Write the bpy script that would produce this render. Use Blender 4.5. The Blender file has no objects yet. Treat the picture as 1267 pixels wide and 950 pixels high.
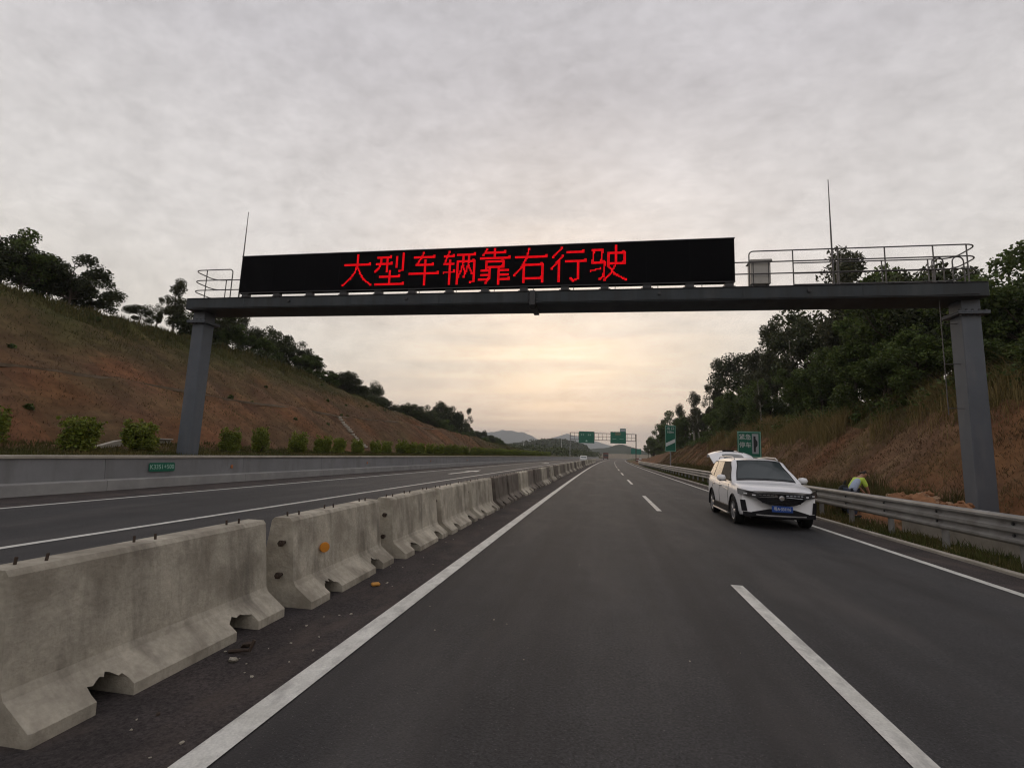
import bpy, bmesh, math, random
import numpy as np
from mathutils import Vector, Matrix

random.seed(7)
RNG = np.random.default_rng(7)
SC = bpy.context.scene
COL = SC.collection
PI = math.pi

# ------------------------------------------------------------------ camera
CAM_H = 1.6088
cd = bpy.data.cameras.new('camera')
cd.sensor_fit = 'HORIZONTAL'
cd.sensor_width = 36.0
cd.lens = 17.41
cd.clip_start = 0.05
cd.clip_end = 30000
cam = bpy.data.objects.new('camera', cd)
COL.objects.link(cam)
_r, _u, _b = (0.98373, 0.175694, 0.037513), (-0.012379, -0.14202, 0.989786), (0.179227, -0.974147, -0.137534)
cam.matrix_world = Matrix(((_r[0], _u[0], _b[0], 0), (_r[1], _u[1], _b[1], 0), (_r[2], _u[2], _b[2], CAM_H), (0, 0, 0, 1)))
SC.camera = cam

# ------------------------------------------------------------------ sky, sun, exposure
SUN_EL, SUN_AZ = math.radians(7.0), math.radians(-5.0)      # azimuth from +Y towards +X
SUN_DIR = Vector((math.sin(SUN_AZ) * math.cos(SUN_EL), math.cos(SUN_AZ) * math.cos(SUN_EL), math.sin(SUN_EL)))
W = bpy.data.worlds.new('World')
SC.world = W
W.use_nodes = True
nt = W.node_tree
nt.nodes.clear()


def wn(t, **kw):
    n = nt.nodes.new(t)
    for k, v in kw.items():
        setattr(n, k, v)
    return n


def wl(a, b):
    nt.links.new(a, b)


def wmath(op, a, b=None, clamp=False):
    n = wn('ShaderNodeMath', operation=op, use_clamp=clamp)
    for i, v in enumerate((a, b)):
        if v is None:
            continue
        if isinstance(v, (int, float)):
            n.inputs[i].default_value = v
        else:
            wl(v, n.inputs[i])
    return n.outputs[0]


sky = wn('ShaderNodeTexSky', sky_type='NISHITA', sun_disc=False, sun_elevation=SUN_EL, sun_rotation=SUN_AZ)
sky.air_density, sky.dust_density = 1.3, 3.0
bg_sky = wn('ShaderNodeBackground')
bg_sky.inputs[1].default_value = 0.08
wl(sky.outputs[0], bg_sky.inputs[0])
tc = wn('ShaderNodeTexCoord')
sep = wn('ShaderNodeSeparateXYZ')
wl(tc.outputs['Generated'], sep.inputs[0])
zc = wmath('MAXIMUM', sep.outputs[2], 0.0)


def cloud_plane(lift):
    d_ = wmath('ADD', zc, lift)
    c_ = wn('ShaderNodeCombineXYZ')
    wl(wmath('DIVIDE', sep.outputs[0], d_), c_.inputs[0])
    wl(wmath('DIVIDE', sep.outputs[1], d_), c_.inputs[1])
    return c_.outputs[0]


low_plane, high_plane = cloud_plane(0.09), cloud_plane(0.40)


def wnoise(scale, detail, rough, rot=0.0, stretch=(1, 1, 1), dist=0.0, plane=high_plane):
    mp = wn('ShaderNodeMapping')
    mp.inputs['Rotation'].default_value = (0, 0, rot)
    mp.inputs['Scale'].default_value = stretch
    wl(plane, mp.inputs[0])
    n = wn('ShaderNodeTexNoise')
    n.inputs['Scale'].default_value = scale
    n.inputs['Detail'].default_value = detail
    n.inputs['Roughness'].default_value = rough
    n.inputs['Distortion'].default_value = dist
    wl(mp.outputs[0], n.inputs['Vector'])
    return n.outputs['Fac']


grad = wn('ShaderNodeValToRGB')
e = grad.color_ramp.elements
e[0].position, e[0].color = 0.0, (0.95, 0.79, 0.66, 1)
e[1].position, e[1].color = 1.0, (0.55, 0.545, 0.585, 1)
for p_, c_ in ((0.06, (0.93, 0.79, 0.67, 1)), (0.17, (0.79, 0.735, 0.66, 1)), (0.36, (0.755, 0.72, 0.70, 1)), (0.62, (0.555, 0.535, 0.555, 1))):
    k = e.new(p_)
    k.color = c_
wl(zc, grad.inputs[0])
# broad cloud masses, small ripples, thin streaks
n1 = wnoise(2.2, 3, 0.5, 0.4, plane=tc.outputs['Generated'])
n2 = wnoise(10.0, 6, 0.66, 0.75, (0.6, 1.5, 1.9), 0.2, tc.outputs['Generated'])
n4 = wnoise(34.0, 4, 0.65, 0.6, (0.65, 1.1, 1.3), 0.1, tc.outputs['Generated'])
n3 = wnoise(1.2, 4, 0.55, 0.35, (0.55, 1.7, 1), 0.8, low_plane)
fac = wmath('ADD', wmath('ADD', wmath('ADD', wmath('MULTIPLY', n1, 0.42), wmath('MULTIPLY', n4, 0.42)), wmath('MULTIPLY', n2, 0.40)), wmath('ADD', wmath('MULTIPLY', n3, 0.20), 0.31))
vm = wn('ShaderNodeVectorMath', operation='SCALE')
wl(grad.outputs[0], vm.inputs[0])
wl(fac, vm.inputs['Scale'])
# glow of the veiled low sun through gaps in the cloud
dt = wn('ShaderNodeVectorMath', operation='DOT_PRODUCT')
nv = wn('ShaderNodeVectorMath', operation='NORMALIZE')
wl(tc.outputs['Generated'], nv.inputs[0])
wl(nv.outputs[0], dt.inputs[0])
dt.inputs[1].default_value = SUN_DIR
dpos = wmath('MAXIMUM', dt.outputs['Value'], 0.0)
gl = wmath('POWER', dpos, 24.0)
gl_wide = wmath('POWER', dpos, 6.0)
gap = wn('ShaderNodeMapRange')
gap.inputs[1].default_value, gap.inputs[2].default_value = 0.40, 0.64
wl(n3, gap.inputs[0])
glow = wmath('MULTIPLY', gl, wmath('ADD', wmath('MULTIPLY', gap.outputs[0], 0.62), 0.22))
gcol = wn('ShaderNodeVectorMath', operation='SCALE')
gcol.inputs[0].default_value = (0.50, 0.30, 0.11)
wl(glow, gcol.inputs['Scale'])
gcol2 = wn('ShaderNodeVectorMath', operation='SCALE')
gcol2.inputs[0].default_value = (0.06, 0.028, 0.0)
wl(gl_wide, gcol2.inputs['Scale'])
ad = wn('ShaderNodeVectorMath', operation='ADD')
wl(vm.outputs[0], ad.inputs[0])
wl(gcol.outputs[0], ad.inputs[1])
ad2 = wn('ShaderNodeVectorMath', operation='ADD')
wl(ad.outputs[0], ad2.inputs[0])
wl(gcol2.outputs[0], ad2.inputs[1])
bg_cloud = wn('ShaderNodeBackground')
bg_cloud.inputs[1].default_value = 1.0
wl(ad2.outputs[0], bg_cloud.inputs[0])
mx = wn('ShaderNodeMixShader')
mx.inputs[0].default_value = 0.93
wl(bg_sky.outputs[0], mx.inputs[1])
wl(bg_cloud.outputs[0], mx.inputs[2])
wo = wn('ShaderNodeOutputWorld')
wl(mx.outputs[0], wo.inputs[0])

sl = bpy.data.lights.new('sun', 'SUN')
sl.energy = 0.5
sl.angle = math.radians(42)
sl.color = (1.0, 0.74, 0.48)
sun = bpy.data.objects.new('sun', sl)
COL.objects.link(sun)
sun.rotation_euler = (-SUN_DIR).to_track_quat('-Z', 'Y').to_euler()

SC.render.engine = 'CYCLES'
SC.view_settings.view_transform = 'Standard'
SC.view_settings.look = 'None'
SC.view_settings.exposure = 0.12
SC.view_settings.gamma = 1.0
SC.view_settings.use_curve_mapping = False
SC.cycles.use_denoising = True
SC.cycles.pixel_filter_type = 'BLACKMAN_HARRIS'
SC.cycles.filter_width = 1.2
SC.cycles.use_adaptive_sampling = True
SC.cycles.adaptive_threshold = 0.02
SC.cycles.max_bounces = 4
SC.cycles.diffuse_bounces = 2
SC.cycles.glossy_bounces = 2
SC.cycles.transmission_bounces = 4
SC.cycles.volume_bounces = 0
SC.cycles.transparent_max_bounces = 6

# ------------------------------------------------------------------ materials
MATS = {}


def mat(name, color, rough=0.7, metal=0.0, spec=0.4, var=0.0, vscale=4.0, vstretch=(1, 1, 1), color2=None,
        bump=0.0, bscale=60.0, emit=None, estr=0.0, coat=0.0, randobj=0.0, stain=None, speckle=0.0, trans=0.0, attr=False, grain=0.0, gscale=70.0, streak=None):
    """one procedural material: base colour, large noise towards color2, vertical stains, speckle, bump"""
    m = bpy.data.materials.new(name)
    m.use_nodes = True
    t = m.node_tree
    b = t.nodes['Principled BSDF']
    b.inputs['Roughness'].default_value = rough
    b.inputs['Metallic'].default_value = metal
    b.inputs['Specular IOR Level'].default_value = spec
    b.inputs['Coat Weight'].default_value = coat
    b.inputs['Coat Roughness'].default_value = 0.05

    def N(ty, **kw):
        n = t.nodes.new(ty)
        for k_, v_ in kw.items():
            setattr(n, k_, v_)
        return n
    co = N('ShaderNodeTexCoord')
    oi = N('ShaderNodeObjectInfo')
    offs = N('ShaderNodeVectorMath', operation='SCALE')
    offs.inputs[0].default_value = (37.0, 19.0, 23.0)
    t.links.new(oi.outputs['Random'], offs.inputs['Scale'])
    vec = N('ShaderNodeVectorMath', operation='ADD')
    t.links.new(co.outputs['Object'], vec.inputs[0])
    t.links.new(offs.outputs[0], vec.inputs[1])
    V = vec.outputs[0]

    def noise(scale, detail=4, rough_=0.55, stretch=None):
        n = N('ShaderNodeTexNoise')
        n.inputs['Scale'].default_value = scale
        n.inputs['Detail'].default_value = detail
        n.inputs['Roughness'].default_value = rough_
        if stretch:
            mp_ = N('ShaderNodeMapping')
            mp_.inputs['Scale'].default_value = stretch
            t.links.new(V, mp_.inputs[0])
            t.links.new(mp_.outputs[0], n.inputs['Vector'])
        else:
            t.links.new(V, n.inputs['Vector'])
        return n.outputs['Fac']

    def mixc(f, a, c, mode='MIX'):
        n = N('ShaderNodeMix', data_type='RGBA', blend_type=mode)
        for sock, v_ in ((n.inputs[0], f), (n.inputs[6], a), (n.inputs[7], c)):
            if isinstance(v_, (int, float)):
                sock.default_value = v_
            elif isinstance(v_, tuple):
                sock.default_value = (*v_, 1)
            else:
                t.links.new(v_, sock)
        return n.outputs[2]

    def rng(f, a, c, lo=0.0, hi=1.0):
        n = N('ShaderNodeMapRange')
        n.inputs[1].default_value, n.inputs[2].default_value = a, c
        n.inputs[3].default_value, n.inputs[4].default_value = lo, hi
        t.links.new(f, n.inputs[0])
        return n.outputs[0]
    c = color
    if color2 is not None:
        c = mixc(rng(noise(vscale, 5, 0.6, vstretch), 0.36, 0.64, 0, 1), color, color2)
    if var:
        v = rng(noise(vscale * 2.7, 6, 0.65), 0.25, 0.75, 1 - var, 1 + var)
        h = N('ShaderNodeVectorMath', operation='SCALE')
        if isinstance(c, tuple):
            h.inputs[0].default_value = c
        else:
            t.links.new(c, h.inputs[0])
        t.links.new(v, h.inputs['Scale'])
        c = h.outputs[0]
    if grain:
        v = rng(noise(gscale, 3, 0.7), 0.30, 0.70, 1 - grain, 1 + grain)
        h = N('ShaderNodeVectorMath', operation='SCALE')
        if isinstance(c, tuple):
            h.inputs[0].default_value = c
        else:
            t.links.new(c, h.inputs[0])
        t.links.new(v, h.inputs['Scale'])
        c = h.outputs[0]
    if streak:
        col_s, sc_, amount = streak
        c = mixc(rng(noise(1.0, 4, 0.55, sc_), 0.46, 0.62, 0, amount), c, col_s)
    if stain:
        col_s, sc_, amount = stain
        c = mixc(rng(noise(1.0, 5, 0.6, sc_), 0.50, 0.68, 0, amount), c, col_s)
    if speckle:
        c = mixc(rng(noise(85, 2, 0.6), 0.66, 0.76, 0, speckle), c, (0.20, 0.19, 0.18))
    if randobj:
        v = rng(oi.outputs['Random'], 0, 1, 1 - randobj, 1 + randobj)
        h = N('ShaderNodeVectorMath', operation='SCALE')
        if isinstance(c, tuple):
            h.inputs[0].default_value = c
        else:
            t.links.new(c, h.inputs[0])
        t.links.new(v, h.inputs['Scale'])
        c = h.outputs[0]
    if attr:
        a_ = N('ShaderNodeAttribute', attribute_name='tint')
        c = mixc(1.0, c, a_.outputs['Color'], 'MULTIPLY')
    if isinstance(c, tuple):
        b.inputs['Base Color'].default_value = (*c, 1)
    else:
        t.links.new(c, b.inputs['Base Color'])
    if bump:
        bp = N('ShaderNodeBump')
        bp.inputs['Strength'].default_value = bump
        bp.inputs['Distance'].default_value = 0.01
        t.links.new(noise(bscale, 5, 0.6), bp.inputs['Height'])
        t.links.new(bp.outputs[0], b.inputs['Normal'])
    if emit:
        b.inputs['Emission Color'].default_value = (*emit, 1)
        b.inputs['Emission Strength'].default_value = estr
    if trans:
        tr = N('ShaderNodeBsdfTranslucent')
        if isinstance(c, tuple):
            tr.inputs[0].default_value = (*c, 1)
        else:
            t.links.new(c, tr.inputs[0])
        ms = N('ShaderNodeMixShader')
        ms.inputs[0].default_value = trans
        t.links.new(b.outputs[0], ms.inputs[1])
        t.links.new(tr.outputs[0], ms.inputs[2])
        t.links.new(ms.outputs[0], t.nodes['Material Output'].inputs[0])
    MATS[name] = m
    return m


mat('asphalt', (0.047, 0.0455, 0.047), 0.76, spec=0.35, streak=((0.024, 0.022, 0.023), (1.35, 0.012, 1), 0.7), color2=(0.030, 0.029, 0.0305), vscale=0.5, vstretch=(1.6, 0.08, 1), var=0.22, bump=1.0, bscale=95, grain=0.62, gscale=48, stain=((0.078, 0.071, 0.068), (0.8, 0.22, 1), 0.55), speckle=0.8)
mat('asphalt_dirty', (0.056, 0.046, 0.044), 0.9, spec=0.25, color2=(0.038, 0.033, 0.033), vscale=0.8, var=0.3, bump=1.0, bscale=80, grain=0.6, gscale=48, stain=((0.10, 0.078, 0.066), (2.5, 1.2, 1), 0.55), speckle=0.4)
mat('line_paint', (0.70, 0.69, 0.64), 0.65, spec=0.3, color2=(0.58, 0.57, 0.52), vscale=3.0, var=0.10, bump=0.5, bscale=100, grain=0.14, gscale=60, stain=((0.25, 0.24, 0.23), (9, 3.5, 1), 0.5))
mat('concrete', (0.57, 0.52, 0.425), 0.85, spec=0.2, color2=(0.44, 0.40, 0.325), vscale=1.5, var=0.2, bump=0.7, bscale=38, grain=0.12, gscale=26,
    stain=((0.15, 0.132, 0.108), (1.0, 4.2, 1.0), 0.66), streak=((0.24, 0.21, 0.165), (2.2, 2.6, 2.4), 0.6), randobj=0.13)
mat('concrete_dark', (0.20, 0.172, 0.145), 0.9, spec=0.2, color2=(0.12, 0.10, 0.085), vscale=2.0, var=0.2, bump=0.5, bscale=45,
    stain=((0.30, 0.28, 0.23), (1.0, 7.0, 0.5), 0.55), randobj=0.25)
mat('wall_concrete', (0.235, 0.235, 0.24), 0.8, spec=0.25, color2=(0.20, 0.20, 0.205), vscale=0.5, var=0.07, bump=0.25, bscale=40, stain=((0.14, 0.135, 0.13), (0.3, 1.6, 0.35), 0.5), randobj=0.06)
mat('wall_base', (0.33, 0.325, 0.315), 0.85, spec=0.2, color2=(0.27, 0.265, 0.26), vscale=1.0, var=0.1, bump=0.3, bscale=40)
mat('pale_concrete', (0.46, 0.42, 0.36), 0.9, spec=0.2, color2=(0.34, 0.31, 0.26), vscale=1.3, var=0.12, bump=0.4, bscale=30)
mat('drain_concrete', (0.24, 0.19, 0.14), 0.9, spec=0.2, color2=(0.12, 0.085, 0.055), vscale=0.35, var=0.3)
mat('steel_paint', (0.050, 0.060, 0.068), 0.6, spec=0.25, stain=((0.085, 0.09, 0.092), (1.4, 1.4, 0.35), 0.5), streak=((0.035, 0.036, 0.036), (2.6, 1.0, 0.2), 0.5), color2=(0.042, 0.050, 0.057), vscale=0.6, var=0.06)
mat('column_paint', (0.115, 0.128, 0.15), 0.6, spec=0.3, color2=(0.10, 0.112, 0.13), vscale=0.7, var=0.08, stain=((0.17, 0.17, 0.18), (2, 2, 0.5), 0.4))
mat('dark_steel', (0.055, 0.055, 0.058), 0.5, metal=0.6)
mat('railing_steel', (0.10, 0.095, 0.095), 0.45, metal=0.4)
mat('black_panel', (0.0045, 0.0045, 0.0055), 0.8, spec=0.06)
mat('led_red', (0.05, 0.0, 0.0), 1.0, spec=0.0, emit=(1.0, 0.006, 0.012), estr=0.78)
mat('panel_seam', (0.012, 0.012, 0.013), 0.8, spec=0.05)
mat('cabinet_grey', (0.42, 0.41, 0.385), 0.5, var=0.05, stain=((0.2, 0.19, 0.17), (4, 4, 0.6), 0.5))
mat('galvanised', (0.30, 0.295, 0.285), 0.5, metal=0.35, color2=(0.23, 0.225, 0.215), vscale=0.9, var=0.08, stain=((0.14, 0.13, 0.115), (1.5, 2.5, 1.2), 0.5))
mat('rust', (0.055, 0.038, 0.028), 0.85, var=0.3, vscale=10)
mat('amber', (0.62, 0.24, 0.03), 0.35, emit=None)
mat('amber_dull', (0.45, 0.16, 0.06), 0.5)
mat('sign_green', (0.006, 0.125, 0.075), 0.45, var=0.04, vscale=1.0)
mat('sign_teal', (0.012, 0.15, 0.115), 0.5)
mat('sign_white', (0.62, 0.63, 0.62), 0.5)
mat('sign_mint', (0.35, 0.55, 0.46), 0.5)
mat('sign_grey', (0.33, 0.35, 0.37), 0.5)
mat('sign_black', (0.02, 0.02, 0.024), 0.5)
mat('sign_brown', (0.14, 0.15, 0.09), 0.6)
mat('pole_grey', (0.28, 0.28, 0.28), 0.5, metal=0.3)
mat('soil', (0.165, 0.098, 0.056), 0.95, spec=0.1, color2=(0.115, 0.064, 0.038), vscale=0.7, var=0.36, bump=1.0, bscale=9, attr=True)
mat('heap_soil', (0.34, 0.175, 0.09), 0.95, spec=0.1, color2=(0.22, 0.11, 0.06), vscale=1.5, var=0.25, bump=1.0, bscale=14)
mat('rock_pale', (0.36, 0.24, 0.155), 0.95, spec=0.1, var=0.2, vscale=3)
mat('field', (0.09, 0.085, 0.04), 0.95, spec=0.1)
mat('leaf', (0.070, 0.108, 0.030), 0.6, spec=0.25, randobj=0.22, attr=True, trans=0.28)
mat('leaf_dark', (0.046, 0.062, 0.026), 0.6, spec=0.25, randobj=0.22, attr=True, trans=0.22)
mat('leaf_euc', (0.066, 0.078, 0.042), 0.55, spec=0.25, randobj=0.15, attr=True, trans=0.28)
mat('leaf_shrub', (0.15, 0.21, 0.034), 0.55, spec=0.3, randobj=0.15, attr=True, trans=0.3)
mat('grass_mix', (1, 1, 1), 0.8, spec=0.1, attr=True, trans=0.25)
mat('bark', (0.075, 0.06, 0.048), 0.9, spec=0.1, var=0.3, vscale=6, bump=0.8, bscale=20)
mat('bark_pale', (0.27, 0.25, 0.21), 0.9, spec=0.1, var=0.3, vscale=3)
mat('mountain', (0.045, 0.055, 0.035), 1.0, spec=0.0, var=0.25, vscale=0.004)
mat('wooded_hill', (0.035, 0.042, 0.02), 1.0, spec=0.0, var=0.35, vscale=0.05)
mat('car_paint', (0.88, 0.88, 0.895), 0.3, spec=0.45, coat=0.4)
mat('car_black', (0.014, 0.014, 0.016), 0.6, spec=0.15)
mat('car_gloss_black', (0.010, 0.010, 0.012), 0.15, spec=0.5)
mat('car_glass', (0.046, 0.058, 0.060), 0.06, spec=0.6)
mat('car_chrome', (0.55, 0.55, 0.56), 0.22, metal=0.9)
mat('car_silver', (0.42, 0.42, 0.43), 0.35, metal=0.6)
mat('lamp_lens', (0.035, 0.036, 0.04), 0.12, spec=0.6, coat=0.5)
mat('lamp_white', (0.75, 0.76, 0.78), 0.2, spec=0.5)
mat('tyre', (0.016, 0.016, 0.016), 0.9, spec=0.2)
mat('plate_blue', (0.013, 0.065, 0.30), 0.45)
mat('skin', (0.38, 0.20, 0.13), 0.6)
mat('hair', (0.018, 0.012, 0.010), 0.7)
mat('trousers', (0.035, 0.045, 0.075), 0.9)
mat('shirt_blue', (0.42, 0.50, 0.66), 0.85, var=0.1, vscale=6)
mat('vest_lime', (0.50, 0.68, 0.09), 0.75)
mat('black_cloth', (0.014, 0.015, 0.018), 0.85, var=0.3, vscale=6, bump=0.6, bscale=12)
mat('orange_litter', (0.55, 0.26, 0.05), 0.6)
mat('far_white', (0.62, 0.62, 0.60), 0.6)
mat('far_red', (0.20, 0.06, 0.045), 0.7)
mat('far_pale', (0.42, 0.36, 0.29), 0.9, var=0.15, vscale=0.1)
mat('truck_red', (0.12, 0.05, 0.04), 0.7)

# ------------------------------------------------------------------ mesh helpers


class MB:
    """collects shapes that become ONE mesh object"""

    def __init__(self):
        self.v, self.f = [], []

    def add(self, vs, fs):
        o = len(self.v)
        self.v += [tuple(p) for p in vs]
        self.f += [tuple(i + o for i in q) for q in fs]
        return self

    def box(self, x0, x1, y0, y1, z0, z1, bev=0.0):
        if bev <= 0:
            return self.add([(x0, y0, z0), (x1, y0, z0), (x1, y1, z0), (x0, y1, z0), (x0, y0, z1), (x1, y0, z1), (x1, y1, z1), (x0, y1, z1)],
                            [(3, 2, 1, 0), (4, 5, 6, 7), (0, 1, 5, 4), (1, 2, 6, 5), (2, 3, 7, 6), (3, 0, 4, 7)])
        b = bev
        ring = [(x0 + b, y0), (x1 - b, y0), (x1, y0 + b), (x1, y1 - b), (x1 - b, y1), (x0 + b, y1), (x0, y1 - b), (x0, y0 + b)]
        ins = [(min(max(x, x0 + b), x1 - b), min(max(y, y0 + b), y1 - b)) for x, y in ring]
        vs = [(*p, z0) for p in ins] + [(*p, z0 + b) for p in ring] + [(*p, z1 - b) for p in ring] + [(*p, z1) for p in ins]
        fs = [tuple(range(7, -1, -1)), tuple(range(24, 32))]
        for k_ in range(3):
            for i in range(8):
                j = (i + 1) % 8
                fs.append((k_ * 8 + i, k_ * 8 + j, k_ * 8 + 8 + j, k_ * 8 + 8 + i))
        return self.add(vs, fs)

    def tube(self, pts, rad, n=8, cap=True):
        pts = [Vector(p) for p in pts]
        rads = rad if isinstance(rad, (list, tuple)) else [rad] * len(pts)
        vs, fs = [], []
        prev = None
        for i, p in enumerate(pts):
            a = pts[max(i - 1, 0)]
            c = pts[min(i + 1, len(pts) - 1)]
            d = (c - a).normalized()
            if prev is None:
                s = d.cross(Vector((0, 0, 1)) if abs(d.z) < 0.9 else Vector((1, 0, 0))).normalized()
            else:
                s = (prev - d * prev.dot(d)).normalized()
            prev = s
            q = d.cross(s)
            for k_ in range(n):
                a_ = 2 * PI * k_ / n
                vs.append(p + (s * math.cos(a_) + q * math.sin(a_)) * rads[i])
        for i in range(len(pts) - 1):
            for k_ in range(n):
                j = (k_ + 1) % n
                fs.append((i * n + k_, i * n + j, (i + 1) * n + j, (i + 1) * n + k_))
        if cap:
            fs.append(tuple(range(n - 1, -1, -1)))
            fs.append(tuple(range((len(pts) - 1) * n, len(pts) * n)))
        return self.add(vs, fs)

    def prism(self, poly, axis, a, b):
        """polygon in the plane across `axis` ('x': (y,z), 'y': (x,z), 'z': (x,y)), extruded from a to b"""
        def P(u_, v_, w_):
            return {'x': (w_, u_, v_), 'y': (u_, w_, v_), 'z': (u_, v_, w_)}[axis]
        n = len(poly)
        vs = [P(u_, v_, a) for u_, v_ in poly] + [P(u_, v_, b) for u_, v_ in poly]
        fs = [tuple(range(n - 1, -1, -1)), tuple(range(n, 2 * n))] + [(i, (i + 1) % n, n + (i + 1) % n, n + i) for i in range(n)]
        return self.add(vs, fs)

    def lathe(self, prof, center, axis='y', n=24, close=False):
        """prof: (radius, offset along axis)"""
        vs, fs = [], []
        c = Vector(center)
        for r_, o_ in prof:
            for k_ in range(n):
                a_ = 2 * PI * k_ / n
                u_, v_ = r_ * math.cos(a_), r_ * math.sin(a_)
                vs.append(c + Vector({'x': (o_, u_, v_), 'y': (u_, o_, v_), 'z': (u_, v_, o_)}[axis]))
        m = len(prof)
        for i in range(m if close else m - 1):
            for k_ in range(n):
                j = (k_ + 1) % n
                i2 = (i + 1) % m
                fs.append((i * n + k_, i * n + j, i2 * n + j, i2 * n + k_))
        if not close:
            fs += [tuple(range(n - 1, -1, -1)), tuple(range((m - 1) * n, m * n))]
        return self.add(vs, fs)

    def mesh(self, name, material, smooth=None):
        me = bpy.data.meshes.new(name)
        me.from_pydata(self.v, [], self.f)
        bm = bmesh.new()
        bm.from_mesh(me)
        bmesh.ops.recalc_face_normals(bm, faces=bm.faces)
        bm.to_mesh(me)
        bm.free()
        if smooth is not None:
            for p in me.polygons:
                p.use_smooth = True
            me.set_sharp_from_angle(angle=math.radians(smooth))
        me.materials.append(MATS[material])
        return me

    def build(self, name, material, parent=None, smooth=None):
        return link(name, self.mesh(name, material, smooth), parent)


def link(name, me, parent=None):
    o = bpy.data.objects.new(name, me)
    COL.objects.link(o)
    if parent is not None:
        o.parent = parent
    return o


def empty(name, loc=(0, 0, 0), rz=0.0):
    o = bpy.data.objects.new(name, None)
    o.empty_display_size = 0.2
    COL.objects.link(o)
    o.location = loc
    o.rotation_euler = (0, 0, rz)
    return o


def tag(o, label, cat, group=None, kind=None):
    o['label'] = label
    if cat:
        o['category'] = cat
    if group:
        o['group'] = group
    if kind:
        o['kind'] = kind
    return o


def struct(o, label=None):
    o['kind'] = 'structure'
    if label:
        o['label'] = label
    return o


def copy_tree(o, parent=None):
    c = o.copy()
    COL.objects.link(c)
    c.parent = parent
    for ch in list(o.children):
        copy_tree(ch, c)
    return c


def array_mesh(name, verts, faces, material, tint=None):
    """fast mesh from numpy arrays; faces (m,3) or (m,4); tint (m,3) one colour for each face"""
    me = bpy.data.meshes.new(name)
    nv, (nf, k_) = len(verts), faces.shape
    me.vertices.add(nv)
    me.vertices.foreach_set('co', np.ascontiguousarray(verts, dtype=np.float32).ravel())
    me.loops.add(nf * k_)
    me.loops.foreach_set('vertex_index', np.ascontiguousarray(faces, dtype=np.int32).ravel())
    me.polygons.add(nf)
    me.polygons.foreach_set('loop_start', np.arange(0, nf * k_, k_, dtype=np.int32))
    me.polygons.foreach_set('loop_total', np.full(nf, k_, dtype=np.int32))
    me.update(calc_edges=True)
    if tint is not None:
        a = me.color_attributes.new('tint', 'FLOAT_COLOR', 'CORNER')
        t4 = np.ones((nf, k_, 4), dtype=np.float32)
        t4[:, :, :3] = tint[:, None, :]
        a.data.foreach_set('color', t4.ravel())
    me.materials.append(MATS[material])
    return me


def text_mesh(body, size, material, extrude=0.002):
    cu = bpy.data.curves.new('lettering', 'FONT')
    cu.body = body
    cu.size = size
    cu.extrude = extrude
    cu.align_x = 'CENTER'
    cu.align_y = 'CENTER'
    cu.resolution_u = 3
    o = bpy.data.objects.new('lettering', cu)
    COL.objects.link(o)
    dg = bpy.context.evaluated_depsgraph_get()
    me = bpy.data.meshes.new_from_object(o.evaluated_get(dg))
    bpy.data.objects.remove(o)
    bpy.data.curves.remove(cu)
    me.materials.clear()
    me.materials.append(MATS[material])
    return me


def vnoise(x, y, seed=0):
    """smooth value noise on numpy arrays, range 0..1"""
    xi, yi = np.floor(x).astype(np.int64), np.floor(y).astype(np.int64)
    xf, yf = x - xi, y - yi
    u_, v_ = xf * xf * (3 - 2 * xf), yf * yf * (3 - 2 * yf)

    def h(a, b):
        n = (a * 374761393 + b * 668265263 + seed * 974634777) & 0x7fffffff
        n = ((n ^ (n >> 13)) * 1274126177) & 0x7fffffff
        return ((n ^ (n >> 16)) & 0xffff) / 65535.0
    return (h(xi, yi) * (1 - u_) + h(xi + 1, yi) * u_) * (1 - v_) + (h(xi, yi + 1) * (1 - u_) + h(xi + 1, yi + 1) * u_) * v_


# ------------------------------------------------------------------ the road's course and the terrain
K = 0.00019                                  # gentle right-hand curve


def cx(y):
    return K * np.asarray(y, dtype=float) ** 2 / 2


def rp(x, y, z=0.0):
    return Vector((x + K * y * y / 2, y, z))


def heading(y):
    return -math.atan(K * y)


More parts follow.
